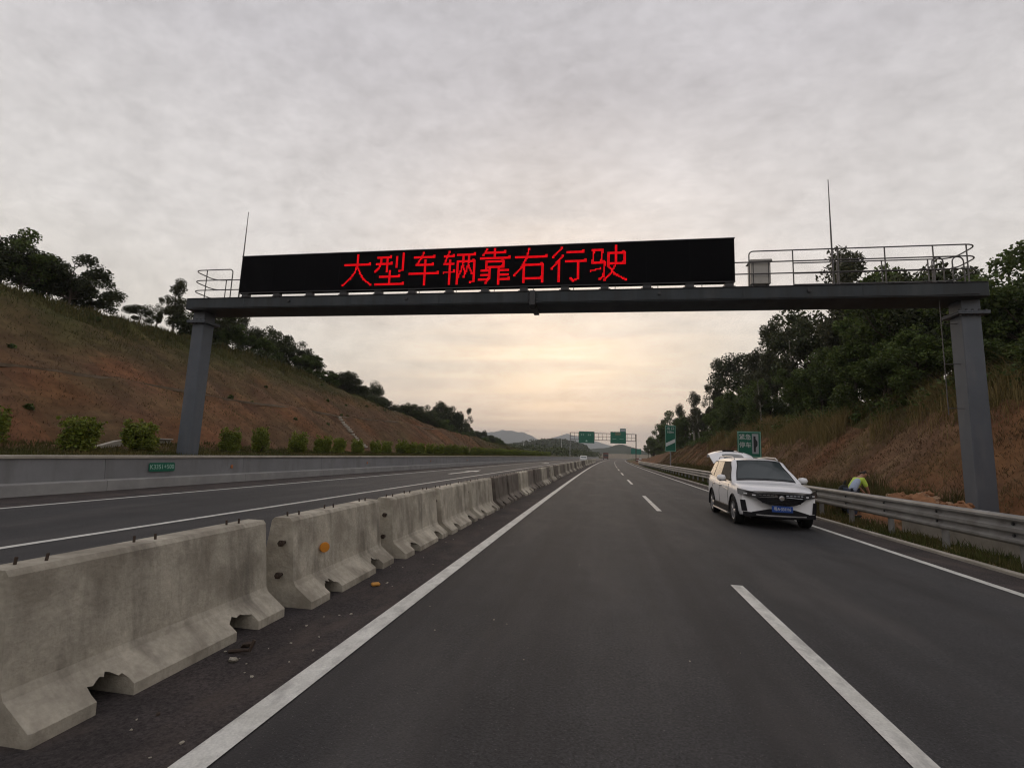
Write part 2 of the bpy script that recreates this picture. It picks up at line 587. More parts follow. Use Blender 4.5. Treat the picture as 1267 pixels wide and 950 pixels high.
def terrain(X, Y):
    X = np.asarray(X, dtype=float)
    Y = np.asarray(Y, dtype=float)
    yc = np.clip(Y, -50, 420)
    x = X - K * yc * yc / 2
    base = np.interp(x, [-90, -60, -45, -33.5, -25.6, -24.2, -19.6, -18, -15.6, -15.25, -15.0, -14.5, 6.2, 6.44, 6.5, 7.7, 7.95, 9.3, 11.9, 16.4, 23, 34, 60],
                     [10.6, 10.6, 10.3, 9.9, 4.65, 4.5, 1.28, 1.08, 0.95, 0.9, -0.12, -0.12, -0.12, -0.12, 0.0, -0.06, -0.08, 0.05, 0.45, 5.0, 6.3, 8.0, 9.0])
    capl = np.interp(Y, [-50, 20, 46, 57, 75, 92, 120, 160, 220, 400], [12.5, 12.2, 10.9, 8.4, 5.7, 4.1, 2.9, 1.9, 1.4, 1.0])
    capr = np.interp(Y, [-50, 40, 60, 80, 100, 140, 200, 400], [10.5, 9.5, 7.5, 5.6, 4.4, 3.0, 1.6, 0.5])
    cap = np.where(x < 0, capl, capr)
    hi = np.maximum(base, 0.0)
    soft = -np.log(np.exp(-2.2 * np.minimum(hi, 30)) + np.exp(-2.2 * cap)) / 2.2
    z = np.where(base > 1.0, np.minimum(base, soft), base)
    rough = np.clip((np.abs(x + 4.3) - 13.6) / 2.0, 0, 1)
    z = z + rough * ((vnoise(Y * 1.1, X * 0.12, 15) - 0.5) * 0.22 + (vnoise(X * 0.9, Y * 0.9, 1) - 0.5) * 0.28 + (vnoise(X * 0.25, Y * 0.25, 2) - 0.5) * 0.5 + (vnoise(X * 2.3, Y * 2.3, 3) - 0.5) * 0.12)
    away = np.clip((np.abs(X) - 90) / 200, 0, 1) + np.clip((Y - 420) / 200, 0, 1)
    return z * np.clip(1 - away, 0, 1) - 0.12 * np.clip(away, 0, 1)


gx = np.unique(np.concatenate([-np.geomspace(62, 6000, 26), np.arange(-62, -19, 0.45), np.arange(-19, -14.4, 0.35), [-8, 0], np.arange(6, 34, 0.4), np.geomspace(34, 6000, 26)]))
gy = np.unique(np.concatenate([[-1500, -400, -150, -60, -20], np.arange(-10, 90, 0.6), np.arange(90, 200, 1.6), np.geomspace(200, 6000, 40)]))
GX, GY = np.meshgrid(gx, gy)
GX = GX + K * np.clip(GY, -50, 420) ** 2 / 2      # the grid follows the road's curve
GZ = terrain(GX, GY)
nx, ny = len(gx), len(gy)
idx = np.arange(nx * ny).reshape(ny, nx)
gf = np.stack([idx[:-1, :-1], idx[:-1, 1:], idx[1:, 1:], idx[1:, :-1]], -1).reshape(-1, 4)
fx, fy = (GX[:-1, :-1] + GX[1:, 1:]).ravel() / 2, (GY[:-1, :-1] + GY[1:, 1:]).ravel() / 2
lx = fx - K * np.clip(fy, -50, 420) ** 2 / 2
gr = np.zeros((len(fx), 3))
green = np.array([0.44, 0.72, 0.42])
brown = np.array([1.0, 1.0, 1.0])
red = np.array([1.22, 0.98, 0.85])
dry = np.array([0.95, 1.12, 0.92])
nz = vnoise(fx * 0.35, fy * 0.35, 5)
m_red = np.clip((nz - 0.45) * 3, 0, 1)[:, None]
gr = brown * (1 - m_red) + red * m_red
top = np.clip((np.interp(lx, [-60, -33, -29, -26.5], [1, 0.95, 0.55, 0]) + (vnoise(fx * 0.6, fy * 0.6, 6) - 0.5) * 0.5), 0, 1)
top = np.maximum(top, np.clip((fy - 75) / 30, 0, 1) * (lx < -17))
top = np.maximum(top, np.clip(np.interp(lx, [-19.5, -18.3], [0, 0.8]), 0, 1) * (lx > -20) * (lx < 0))
top = np.maximum(top, ((lx > 15.6) + 0.0) * 0.9)
rill = vnoise(fy * 1.1, fx * 0.12, 15)
top = np.maximum(top, ((lx > 6) & (lx < 8.2)) * 0.55)
far_ = np.clip((np.abs(fx) - 70) / 60, 0, 1) + np.clip((fy - 200) / 60, 0, 1)
top = np.clip(np.maximum(top, far_), 0, 1)[:, None]
gr = gr * (1 - top) + green * top
m_dry = np.clip((vnoise(fx * 0.5, fy * 0.5, 9) - 0.5) * 2, 0, 1)[:, None] * 0.6
gr = gr * (1 - m_dry) + gr * dry * m_dry
gr = gr * ((0.80 + 0.40 * rill) * np.where(lx < -15, 0.84, 1.0))[:, None]            # runnels and patchy cover down the cuttings
gme = array_mesh('ground', np.stack([GX, GY, GZ], -1).reshape(-1, 3), gf, 'soil', gr)
gme.polygons.foreach_set('use_smooth', np.ones(len(gme.polygons), dtype=bool))
ground = struct(link('ground', gme), 'brown earth with grassed cuttings either side of the motorway')


def tz(x, y):
    return float(terrain(np.array([x]), np.array([y]))[0])


def strip(x0, x1, y0, y1, z, step=4.0):
    """flat sheet that follows the road between two offsets"""
    ys = np.linspace(y0, y1, max(2, int((y1 - y0) / step) + 1))
    mb = MB()
    vs, fs = [], []
    for y in ys:
        vs += [rp(x0, y, z), rp(x1, y, z)]
    for i in range(len(ys) - 1):
        fs.append((2 * i, 2 * i + 1, 2 * i + 3, 2 * i + 2))
    return mb.add(vs, fs)


road = struct(strip(-14.93, 6.34, -30, 700, 0.0, 5).build('road', 'asphalt'), 'dark asphalt motorway with two carriageways')
sh = strip(-4.0, -2.10, -30, 400, 0.004, 5).build('road_shoulder', 'asphalt_dirty')
struct(sh, 'brownish gritty strip beside the concrete barriers')
struct(strip(5.58, 6.32, -30, 400, 0.004, 5).build('road_shoulder', 'asphalt_dirty'), 'narrow dark strip between edge line and kerb on the right')
struct(strip(-14.9, -12.95, -30, 400, 0.004, 5).build('road_shoulder', 'asphalt_dirty'), 'dirty strip along the foot of the left wall')
strip(-2.09, -1.91, -10, 260, 0.008, 3).build('edge_line', 'line_paint', road)
strip(5.41, 5.55, -10, 260, 0.008, 3).build('edge_line', 'line_paint', road)
strip(-8.42, -8.27, -10, 260, 0.008, 3).build('edge_line', 'line_paint', road)
strip(-12.83, -12.69, -10, 260, 0.008, 3).build('edge_line', 'line_paint', road)
for n in range(0, 16):
    y1 = 7.2 + 15 * n
    strip(1.68, 1.83, y1 - 6, y1, 0.008, 3).build('lane_dash', 'line_paint', road)
for y0 in (33.5, 84.0):                      # arrows in the far lane, pointing away
    p = [(-0.09, 0), (0.09, 0), (0.09, 5.6), (0.32, 5.6), (0, 9.0), (-0.32, 5.6), (-0.09, 5.6)]
    mb = MB()
    mb.add([rp(-10.45 + a * 1.6, y0 + b, 0.009) for a, b in p], [(0, 1, 2, 6), (3, 4, 5, 6, 2)])
    mb.build('lane_arrow', 'line_paint', road)

# kerb along the right-hand edge
mb = MB()
ys = np.arange(-6, 160, 3.0)
vs, fs = [], []
prof = [(6.33, -0.1), (6.33, 0.045), (6.345, 0.055), (6.445, 0.055), (6.46, 0.045), (6.46, -0.1)]
for y in ys:
    vs += [rp(a, y, b) for a, b in prof]
for i in range(len(ys) - 1):
    for j in range(5):
        fs.append((i * 6 + j, i * 6 + j + 1, (i + 1) * 6 + j + 1, (i + 1) * 6 + j))
struct(mb.add(vs, fs).build('kerb', 'pale_concrete'), 'low pale concrete kerb under the guardrail')

# ------------------------------------------------------------------ left parapet wall
wall = empty('parapet_wall', rp(-15.0, 4, 0))
tag(wall, 'long low grey concrete wall along the far left edge of the road', 'wall')
prof = [(0.16, 0.0), (0.14, 0.30), (0.02, 0.34), (-0.05, 0.98), (-0.27, 0.98), (-0.27, 0.0)]
PW = 6.0
body = MB().prism(prof, 'y', 0.006, PW - 0.006).mesh('wall_panel', 'wall_concrete')
foot = MB().prism([(0.165, 0.002), (0.146, 0.30), (0.026, 0.342), (0.016, 0.337), (0.135, 0.297), (0.15, 0.002)], 'y', 0.006, PW - 0.006).mesh('plinth', 'wall_base')
cope = MB().prism([(0.0, 0.975), (0.0, 1.045), (-0.02, 1.06), (-0.29, 1.06), (-0.31, 1.045), (-0.31, 0.975)], 'y', 0.003, PW - 0.003).mesh('coping', 'pale_concrete')
for i in range(62):
    y = 1.0 + i * PW
    for me, nm in ((body, 'wall_panel'), (foot, 'plinth'), (cope, 'coping')):
        o = link(nm, me, wall)
        o.location = rp(-15.0, y, 0) - rp(-15.0, 4, 0)
        o.rotation_euler = (0, 0, heading(y + 3))
# kilometre plate
km = empty('kilometre_plate', (-14.965, 14.98, 0.67), PI / 2)
tag(km, 'small green kilometre plate K3351+500 fixed to the left wall', 'sign')
pl = MB().prism([(-0.52, -0.11), (-0.48, -0.15), (0.48, -0.15), (0.52, -0.11), (0.52, 0.11), (0.48, 0.15), (-0.48, 0.15), (-0.52, 0.11)], 'y', -0.03, -0.02).build('plate', 'sign_green', km)
tm = link('lettering', text_mesh('K3351+500', 0.215, 'sign_mint'), km)
tm.location = (0, -0.034, 0)
tm.rotation_euler = (PI / 2, 0, 0)
tm.scale = (0.95, 1, 1)
km.rotation_euler = (math.radians(-5), 0, PI / 2)
km.location = (-14.975, 14.98, 0.67)
for y in (18.3, 30.3, 42.3, 54.3):
    r_ = MB()
    r_.box(0, 0.03, -0.06, 0.06, -0.07, 0.07, 0.01)
    o = r_.build('wall_reflector', 'amber_dull')
    o.location = rp(-14.99, y, 0.62)
    tag(o, {18.3: 'nearest small orange reflector on the left wall beside a panel joint', 30.3: 'second small orange reflector along the left wall',
            42.3: 'third small orange reflector along the left wall', 54.3: 'farthest small orange reflector along the left wall'}[y], 'reflector', 'reflectors on the left wall')

# ------------------------------------------------------------------ concrete barriers
BL = 2.19


def barrier_mesh(seed, material):
    rnd = random.Random(seed)
    prof = [(0.41, 0.0), (0.405, 0.07), (0.215, 0.205), (0.19, 0.25), (0.115, 0.83), (0.085, 0.862), (-0.085, 0.862), (-0.115, 0.83), (-0.19, 0.25), (-0.215, 0.205), (-0.405, 0.07), (-0.41, 0.0)]
    cuts = np.array([0, 0.02, BL - 0.02, BL])
    bm = bmesh.new()
    rows = []
    for i, y in enumerate(cuts):
        end = 0.012 if i in (0, len(cuts) - 1) else 0.0
        row = []
        for a, b in prof:
            j = 0.0
            row.append(bm.verts.new((a * (1 - end * 2) + (j if b > 0 else j * 0.6), y, b)))
        rows.append(row)
    n = len(prof)
    for i in range(len(cuts) - 1):
        for j in range(n):
            bm.faces.new((rows[i][j], rows[i][(j + 1) % n], rows[i + 1][(j + 1) % n], rows[i + 1][j]))
    bm.faces.new(rows[0][::-1])
    bm.faces.new(rows[-1])
    bmesh.ops.recalc_face_normals(bm, faces=bm.faces)
    me = bpy.data.meshes.new('barrier_body')
    bm.to_mesh(me)
    bm.free()
    me.materials.append(MATS[material])
    o = link('barrier_body', me)
    # two broken drain openings, stopped short of the rear foot to keep them dark
    c = MB()
    for yc in (0.50 + rnd.uniform(-0.04, 0.04), 1.66 + rnd.uniform(-0.05, 0.05)):
        w_ = rnd.uniform(0.115, 0.14)
        h_ = rnd.uniform(0.14, 0.165)
        poly = [(yc - w_, -0.05)]
        for k_ in range(11):
            t_ = k_ / 10
            poly.append((yc - w_ + 2 * w_ * t_ + rnd.uniform(-0.012, 0.012), h_ * (0.74 + 0.26 * math.sin(PI * t_)) + rnd.uniform(-0.014, 0.014)))
        poly.append((yc + w_, -0.05))
        c.prism(poly, 'x', -0.30, 0.6)
    cut = c.build('cut', material)
    md = o.modifiers.new('b', 'BOOLEAN')
    md.object = cut
    md.operation = 'DIFFERENCE'
    md.solver = 'EXACT'
    dg = bpy.context.evaluated_depsgraph_get()
    out = bpy.data.meshes.new_from_object(o.evaluated_get(dg))
    bpy.data.objects.remove(o)
    bpy.data.objects.remove(cut)
    return out


b_light = [barrier_mesh(s, 'concrete') for s in (3, 11, 25, 40)]
b_dark = [barrier_mesh(s, 'concrete_dark') for s in (5, 17)]
stud = MB().tube([(0, 0, -0.05), (0, 0, 0.045)], 0.009, 6).mesh('lifting_stud', 'rust')
bolt = MB().tube([(0, 0.06, 0), (0, -0.09, 0)], 0.017, 8).tube([(0, -0.05, 0), (0, -0.075, 0)], 0.033, 6).mesh('link_bolt', 'rust')
def nth(k_):
    names = 'first second third fourth fifth sixth seventh eighth ninth tenth eleventh twelfth thirteenth fourteenth fifteenth sixteenth seventeenth eighteenth nineteenth twentieth'.split()
    if k_ <= 20:
        return names[k_ - 1]
    tens = {2: 'twenty', 3: 'thirty'}[k_ // 10]
    return {2: 'twentieth', 3: 'thirtieth'}[k_ // 10] if k_ % 10 == 0 else tens + '-' + names[k_ % 10 - 1]


ORD = ['nearest', 'second', 'third', 'fourth', 'fifth', 'sixth', 'seventh', 'eighth', 'ninth', 'tenth', 'eleventh', 'twelfth', 'thirteenth', 'fourteenth', 'fifteenth', 'sixteenth']
LAY = [(0.0, 0.02), (0.085, 0.038), (0.07, 0.022), (0.06, 0.018), (0.03, -0.01), (0.08, 0.03)]      # sideways offset and turn of the nearest ones
ystart = [2.30, 4.72, 7.18, 9.52, 11.98, 14.45]
y = 14.45
for i in range(6, 56):
    y += BL + 0.10 + 0.06 * RNG.random()
    ystart.append(y)
dark_ids = {5, 6, 8, 9, 11, 13, 15, 16, 18, 20, 22, 23, 25, 27, 29, 30, 32}
for i, y in enumerate(ystart):
    jit, yaw = LAY[i] if i < len(LAY) else ((RNG.random() - 0.4) * 0.10, RNG.uniform(-0.012, 0.03))
    bar = empty('concrete_barrier', rp(-3.29 + jit, y, 0.004), heading(y) + yaw)
    dk = i in dark_ids
    link('barrier_body', b_dark[i % 2] if dk else b_light[i % 4], bar)
    if i < 14:
        for (sx, sy) in ((-0.02, 0.12), (0.03, 0.25), (-0.02, 0.88), (0.02, 1.02), (-0.01, 1.80), (0.02, 1.92)):
            o = link('lifting_stud', stud, bar)
            o.location = (sx, sy, 0.86)
            o.rotation_euler = (RNG.uniform(-0.15, 0.15), RNG.uniform(-0.15, 0.15), 0)
        for z_ in (0.31, 0.62):
            o = link('link_bolt', bolt, bar)
            o.location = (0.05, 0.0, z_)
    if i == 1:
        r_ = empty('reflector', (0.165, 0.56, 0.49))
        r_.parent = bar
        MB().lathe([(0.008, 0.075), (0.052, 0.07), (0.057, 0.055), (0.052, 0.04), (0.01, 0.036)], (0, 0, 0), 'x', 18).build('reflector_disc', 'amber', r_, 40)
        MB().tube([(-0.05, 0.0, 0.0), (0.05, 0, 0)], 0.016, 6).build('reflector_stem', 'rust', r_)
        r_.rotation_euler = (0, 0, math.radians(-38))
    if i == 0:
        lab = 'nearest stained concrete road barrier with two broken drain holes'
    elif i == 1:
        lab = 'second concrete barrier in the row, with a round amber reflector'
    elif i < 30:
        lab = '%s %s concrete barrier in the row, counted from the camera' % (nth(i + 1), 'dark weathered' if dk else 'pale stained')
    else:
        lab = 'distant %s concrete barrier far up the row by the left edge line' % ('dark' if dk else 'pale')
    tag(bar, lab, 'barrier', 'concrete barriers dividing the carriageways')

# ------------------------------------------------------------------ guardrail on the right
gr_ = empty('guardrail', rp(6.95, 4, 0))
tag(gr_, 'galvanised three-ridge steel guardrail along the right verge', 'guardrail')
zz = [(0.0, 0.885), (-0.055, 0.865), (-0.075, 0.835), (-0.075, 0.795), (-0.005, 0.745), (-0.005, 0.715), (-0.075, 0.665), (-0.075, 0.60), (-0.005, 0.55), (-0.005, 0.52), (-0.075, 0.47), (-0.075, 0.43), (-0.055, 0.40), (0.0, 0.38)]
back = [(a + 0.008, b) for a, b in zz[::-1]]
PLN = 4.0
panel = MB().prism(zz + back, 'y', -0.06, PLN + 0.02).mesh('rail_panel', 'galvanised', 25)
post = MB().tube([(0.11, 0, -0.3), (0.11, 0, 0.80)], 0.065, 12).mesh('post', 'galvanised', 40)
block = MB().box(0.0, 0.06, -0.09, 0.09, 0.45, 0.82, 0.008).mesh('spacer_block', 'galvanised')
bolt2 = MB().lathe([(0.004, -0.034), (0.022, -0.03), (0.028, -0.02), (0.028, -0.005)], (0, 0, 0), 'x', 10).mesh('bolt', 'dark_steel')
org = rp(6.95, 4, 0)
for i in range(28):
    y = 4.0 + i * PLN
    o = link('rail_panel', panel, gr_)
    o.location = rp(6.95, y, 0) - org + Vector((0.0035 * (i % 2), 0, 0))
    o.rotation_euler = (0, 0, heading(y + 2))
    for q in (0.0, 2.0):
        yy = y + q + 0.1
        for me, nm in ((post, 'post'), (block, 'spacer_block')):
            o = link(nm, me, gr_)
            o.location = rp(6.962, yy, 0) - org
            o.rotation_euler = (0, 0, heading(yy))
        if y < 40:
            for bz in (0.73, 0.535):
                o = link('bolt', bolt2, gr_)
                o.location = rp(6.945, yy, bz) - org

# concrete ditch wall behind the rail
dw = empty('ditch_wall', (7.78, 6, 0))
tag(dw, 'low pale concrete ditch wall behind the guardrail at right', 'wall')
seg = MB().box(0, 0.2, 0.004, 1.996, -0.25, 0.36, 0.02).mesh('wall_segment', 'pale_concrete')
for i in range(5):
    o = link('wall_segment', seg, dw)
    o.location = (0, 2.0 * i - 1.0, RNG.uniform(-0.02, 0.0))

# ------------------------------------------------------------------ sign gantry
G = empty('sign_gantry', (-2.6, 17.65, 0))
tag(G, 'dark grey steel gantry spanning both carriageways', 'gantry')


def gpart(mb, name, material, smooth=None, parent=None):
    o = mb.build(name, material, parent or G, smooth)
    if parent is None:
        o.location = -G.location
    return o


BX0, BX1, BY0, BY1, BZ0, BZ1 = -16.86, 11.68, 17.0, 18.3, 6.93, 7.37
beam = gpart(MB().box(BX0, BX1, BY0, BY1, BZ0, BZ1, 0.015), 'beam', 'steel_paint')
deck = gpart(MB().box(BX0 + 0.02, BX1 - 0.02, BY0 - 0.03, BY1 + 0.03, BZ1 + 0.001, BZ1 + 0.018), 'deck_plate', 'dark_steel')
for x0, x1 in ((-16.80, -16.25), (11.10, 11.65)):
    gz = tz((x0 + x1) / 2, 17.65)
    gpart(MB().box(x0, x1, 17.38, 17.93, gz - 0.5, 6.44, 0.02), 'column', 'column_paint')
    gpart(MB().box(x0 - 0.16, x1 + 0.16, 17.22, 18.09, 6.44, 6.49, 0.008), 'flange', 'column_paint')
    gpart(MB().box(x0 - 0.16, x1 + 0.16, 17.22, 18.09, 6.495, 6.545, 0.008), 'flange', 'column_paint')
    gpart(MB().box(x0 + 0.01, x1 - 0.01, 17.36, 17.95, 6.545, 6.93, 0.015), 'column_head', 'column_paint')
    for bx in (x0 - 0.09, x0 + 0.10, (x0 + x1) / 2, x1 - 0.10, x1 + 0.09):
        gpart(MB().lathe([(0.035, 6.40), (0.035, 6.60)], (bx, 17.30, 0), 'z', 6), 'bolt', 'dark_steel')
# splice plate at mid span with its bolts
gpart(MB().box(-2.60, -2.40, 16.94, 16.998, 6.86, 7.40, 0.006).box(-2.60, -2.40, 17.0, 18.3, 6.86, 6.928, 0.006), 'splice_plate', 'dark_steel')
for bx in (-2.66, -2.34):
    for bz in (6.97, 7.08, 7.19, 7.30):
        gpart(MB().lathe([(0.03, 16.95), (0.03, 17.0)], (bx, 0, bz), 'y', 6), 'bolt', 'dark_steel')
gpart(MB().lathe([(0.02, 6.74), (0.11, 6.78), (0.15, 6.859)], (-2.50, 17.15, 0), 'z', 16), 'drain_cap', 'dark_steel', 40)
for bx in (-14.2, -9.6, -6.0, 1.1, 4.6, 8.2):
    gpart(MB().box(bx - 0.03, bx + 0.03, 16.988, 16.999, BZ0 + 0.01, BZ1 - 0.01, 0.003), 'weld_strip', 'steel_paint')
gpart(MB().tube([(-16.5, 16.985, 7.0)] + [(-16.5 + 0.9 * k_, 16.985, 6.985 - 0.012 * math.sin(k_ * 1.9) ** 2) for k_ in range(1, 31)] + [(11.4, 16.985, 7.0)], 0.012, 5), 'cable', 'dark_steel')
for bx in (-12.2, -7.3, 1.9, 6.6):
    gpart(MB().lathe([(0.01, 16.955), (0.06, 16.96), (0.065, 16.998)], (bx, 0, 7.2), 'y', 12), 'eye_bolt', 'dark_steel')


def arc(c, r_, a0, a1, plane, n=6):
    out = []
    for k_ in range(n + 1):
        a_ = a0 + (a1 - a0) * k_ / n
        u_, v_ = r_ * math.cos(a_), r_ * math.sin(a_)
        out.append((c[0] + u_, c[1] + v_, c[2]) if plane == 'xy' else (c[0] + u_, c[1], c[2] + v_))
    return out


RY0, RY1 = 17.06, 18.24
# right-hand railing: three rails that turn round the gantry's end
for z_ in (8.63, 8.25, 7.84):
    pts = [(4.95 if z_ > 8.5 else 4.30, RY0, z_), (11.2, RY0, z_)] + arc((11.2, RY0 + 0.35, z_), 0.35, -PI / 2, 0, 'xy') + [(11.55, RY1 - 0.35, z_)] + \
        arc((11.2, RY1 - 0.35, z_), 0.35, 0, PI / 2, 'xy') + [(6.6, RY1, z_)]
    if z_ > 8.5:
        pts = [(4.81, RY0, 7.38), (4.81, RY0, 8.49)] + arc((4.95, RY0, 8.49), 0.14, PI, PI / 2, 'xz', 5)[1:] + pts[1:]
    gpart(MB().tube(pts, 0.022, 7), 'railing', 'railing_steel', 60)
for x_ in (6.17, 7.53, 8.90, 10.27, 11.2):
    gpart(MB().tube([(x_, RY0, 7.38), (x_, RY0, 8.63)], 0.02, 6), 'railing_post', 'railing_steel')
for x_ in (6.6, 8.0, 9.4, 10.8):
    gpart(MB().tube([(x_, RY1, 7.38), (x_, RY1, 8.63)], 0.02, 6), 'railing_post', 'railing_steel')
# left-hand railing
for z_ in (8.60, 8.16, 7.74):
    pts = [(-14.9, RY0, z_), (-16.4, RY0, z_)] + arc((-16.4, RY0 + 0.35, z_), 0.35, -PI / 2, -PI, 'xy')[1:] + [(-16.75, RY1 - 0.35, z_)] + \
        arc((-16.4, RY1 - 0.35, z_), 0.35, PI, PI / 2, 'xy')[1:] + [(-14.3, RY1, z_)]
    if z_ > 8.5:
        pts = [(-14.9, RY0, 7.38), (-14.9, RY0, 8.46)] + arc((-15.04, RY0, 8.46), 0.14, 0, PI / 2, 'xz', 5)[1:] + pts[1:]
    gpart(MB().tube(pts, 0.022, 7), 'railing', 'railing_steel', 60)
for x_, y_ in ((-16.1, RY0), (-15.0, RY1), (-16.2, RY1)):
    gpart(MB().tube([(x_, y_, 7.38), (x_, y_, 8.60)], 0.02, 6), 'railing_post', 'railing_steel')
# ladder against the right column, with grab hoops on top
lad = empty('ladder', (0, 0, 0))
lad.parent = G
lad.location = -G.location
for x_, y_ in ((10.55, 17.42), (10.76, 17.76)):
    MB().tube([(x_, y_, 3.3), (x_, y_, 7.4)], 0.013, 6).build('stile', 'railing_steel', lad)
for k_ in range(13):
    MB().tube([(10.55, 17.42, 3.45 + 0.3 * k_), (10.76, 17.76, 3.45 + 0.3 * k_)], 0.009, 5).build('rung', 'railing_steel', lad)
for z_ in (3.5, 4.9, 6.2):
    MB().tube([(10.66, 17.59, z_), (11.1, 17.59, z_)], 0.013, 5).build('ladder_bracket', 'railing_steel', lad)
for xh in (10.70, 11.28):
    pts = [(xh - 0.16, 17.6, 7.38), (xh - 0.16, 17.6, 8.28)] + arc((xh, 17.6, 8.28), 0.16, PI, 0, 'xz', 8)[1:] + [(xh + 0.16, 17.6, 7.38)]
    gpart(MB().tube(pts, 0.02, 6), 'grab_hoop', 'railing_steel', 60)

# ------------------------------------------------------------------ LED message board
board = empty('message_board', (-5.05, 17.05, 7.388))
tag(board, 'long black LED message board with red Chinese characters on the gantry', 'message board')
BL0, BL1, BT0, BT1, BF = -14.42, 4.33, 7.53, 9.06, 16.93


def bpart(mb, name, material):
    o = mb.build(name, material, board)
    o.location = -board.location
    return o


bpart(MB().box(BL0, BL1, BF, BF + 0.24, BT0, BT1, 0.01), 'cabinet', 'black_panel')
bpart(MB().box(BL0 - 0.015, BL1 + 0.015, BF - 0.02, BF + 0.255, BT1 + 0.001, BT1 + 0.03), 'top_trim', 'dark_steel')
bpart(MB().box(BL0, BL1, BF - 0.012, BF - 0.001, BT0, BT0 + 0.03), 'bottom_trim', 'dark_steel')
for x_ in (-14.15, -12.75, -11.33, -9.89, -8.45, -7.09, -5.63, -4.27, -2.83, -1.35, 0.04, 1.48, 2.88, 4.15):
    bpart(MB().box(x_ - 0.14, x_ + 0.14, BF + 0.03, BF + 0.22, 7.39, BT0 - 0.001, 0.01).box(x_ - 0.2, x_ + 0.2, BF + 0.06, BF + 0.28, 7.388, 7.42), 'mounting_foot', 'dark_steel')
for k_ in range(12):
    x_ = BL0 + (k_ + 1) * (BL1 - BL0) / 13
    bpart(MB().tube([(x_ + 0.4, BF + 0.1, 7.388), (x_ + 0.4, BF + 0.1, BT0)], 0.012, 5), 'cable_conduit', 'dark_steel')

for k_ in range(1, 13):
    x_ = BL0 + k_ * (BL1 - BL0) / 13
    bpart(MB().box(x_ - 0.006, x_ + 0.006, BF - 0.003, BF - 0.0005, BT0 + 0.03, BT1), 'module_seam', 'panel_seam')

CH = {
    'da': [[(3, 11), (29, 11)], [(16, 2), (16, 11), (14, 18), (10, 24), (3, 30)], [(16, 12), (19, 19), (23, 25), (30, 30)]],
    'xing': [[(3, 5), (17, 5)], [(2, 11), (18, 11)], [(7, 5), (7, 11), (5, 15), (2, 18)], [(13, 5), (13, 18)], [(22, 5), (22, 14)], [(28, 2), (28, 17), (25, 18)], [(6, 23), (26, 23)], [(16, 18), (16, 30)], [(2, 30), (30, 30)]],
    'che': [[(6, 6), (26, 6)], [(15, 2), (13, 7), (9, 13)], [(9, 13), (25, 13)], [(2, 21), (30, 21)], [(17, 9), (17, 31)]],
    'liang': [[(2, 6), (12, 6)], [(7, 2), (3, 13)], [(3, 13), (12, 13)], [(2, 21), (13, 20)], [(8, 10), (8, 31)], [(14, 5), (31, 5)], [(15, 11), (15, 31)], [(15, 11), (30, 11)], [(30, 11), (30, 29), (27, 30)],
              [(20, 5), (20, 12), (18, 20), (16, 25)], [(20, 15), (22, 21)], [(25, 5), (25, 12), (23, 20), (21, 25)], [(25, 15), (28, 22)]],
    'kao': [[(9, 1), (6, 6)], [(7, 4), (26, 4)], [(16, 1), (16, 9)], [(3, 9), (30, 9)], [(9, 12), (24, 12)], [(24, 12), (24, 17)], [(9, 17), (24, 17)], [(9, 12), (9, 18)], [(12, 19), (12, 27), (9, 31)], [(20, 19), (20, 32)],
            [(4, 20), (12, 20)], [(4, 24), (12, 24)], [(2, 28), (12, 28)], [(20, 20), (29, 20)], [(20, 24), (29, 24)], [(20, 28), (30, 28)]],
    'you': [[(2, 9), (30, 9)], [(14, 2), (12, 10), (8, 18), (2, 25)], [(10, 16), (26, 16)], [(26, 16), (26, 31)], [(10, 16), (10, 31)], [(10, 28), (26, 28)]],
    'hang': [[(10, 2), (3, 10)], [(11, 9), (2, 20)], [(8, 14), (8, 31)], [(14, 6), (29, 6)], [(13, 14), (31, 14)], [(24, 14), (24, 29), (20, 31), (18, 29)]],
    'shi': [[(3, 5), (12, 5)], [(12, 5), (11, 16)], [(5, 5), (4, 16)], [(4, 16), (14, 16)], [(14, 16), (13, 28), (10, 30)], [(2, 23), (11, 21)], [(17, 8), (30, 8)], [(30, 8), (30, 17)], [(17, 17), (30, 17)], [(17, 8), (17, 18)],
            [(23, 2), (23, 17), (20, 24), (14, 31)], [(17, 19), (22, 26), (31, 31)]],
}
CELL = 1.36 / 32
qx, qy = np.meshgrid(np.arange(32) + 0.5, np.arange(34) + 0.5)
for ci, key in enumerate(('da', 'xing', 'che', 'liang', 'kao', 'you', 'hang', 'shi')):
    lit = np.zeros(qx.shape, bool)
    for st in CH[key]:
        for a, b in zip(st[:-1], st[1:]):
            a, b = np.array(a, float), np.array(b, float)
            d = b - a
            L2 = d @ d
            t_ = np.clip(((qx - a[0]) * d[0] + (qy - a[1]) * d[1]) / L2, 0, 1)
            dist = np.hypot(qx - a[0] - t_ * d[0], qy - a[1] - t_ * d[1])
            lit |= dist < (0.60 if abs(d[1]) < 0.25 * abs(d[0]) else 0.78)
        if abs(st[0][1] - st[-1][1]) < 2 and len(st) == 2 and st[1][0] - st[0][0] > 9:      # pointed end of a level stroke
            e_ = st[1]
            lit |= (np.abs(qx - e_[0] + 1.0) + np.abs(qy - e_[1] + 0.6)) < 1.5
    mb = MB()
    xo = -10.03 + ci * 1.353
    for r_, c_ in zip(*np.nonzero(lit)):
        X, Z = xo + (c_ + 0.5) * CELL, 9.03 - (r_ + 0.5) * CELL
        h_ = CELL * 0.42
        mb.add([(X - h_, BF - 0.006, Z - h_), (X + h_, BF - 0.006, Z - h_), (X + h_, BF - 0.006, Z + h_), (X - h_, BF - 0.006, Z + h_)], [(0, 1, 2, 3)])
    bpart(mb, 'lettering', 'led_red')

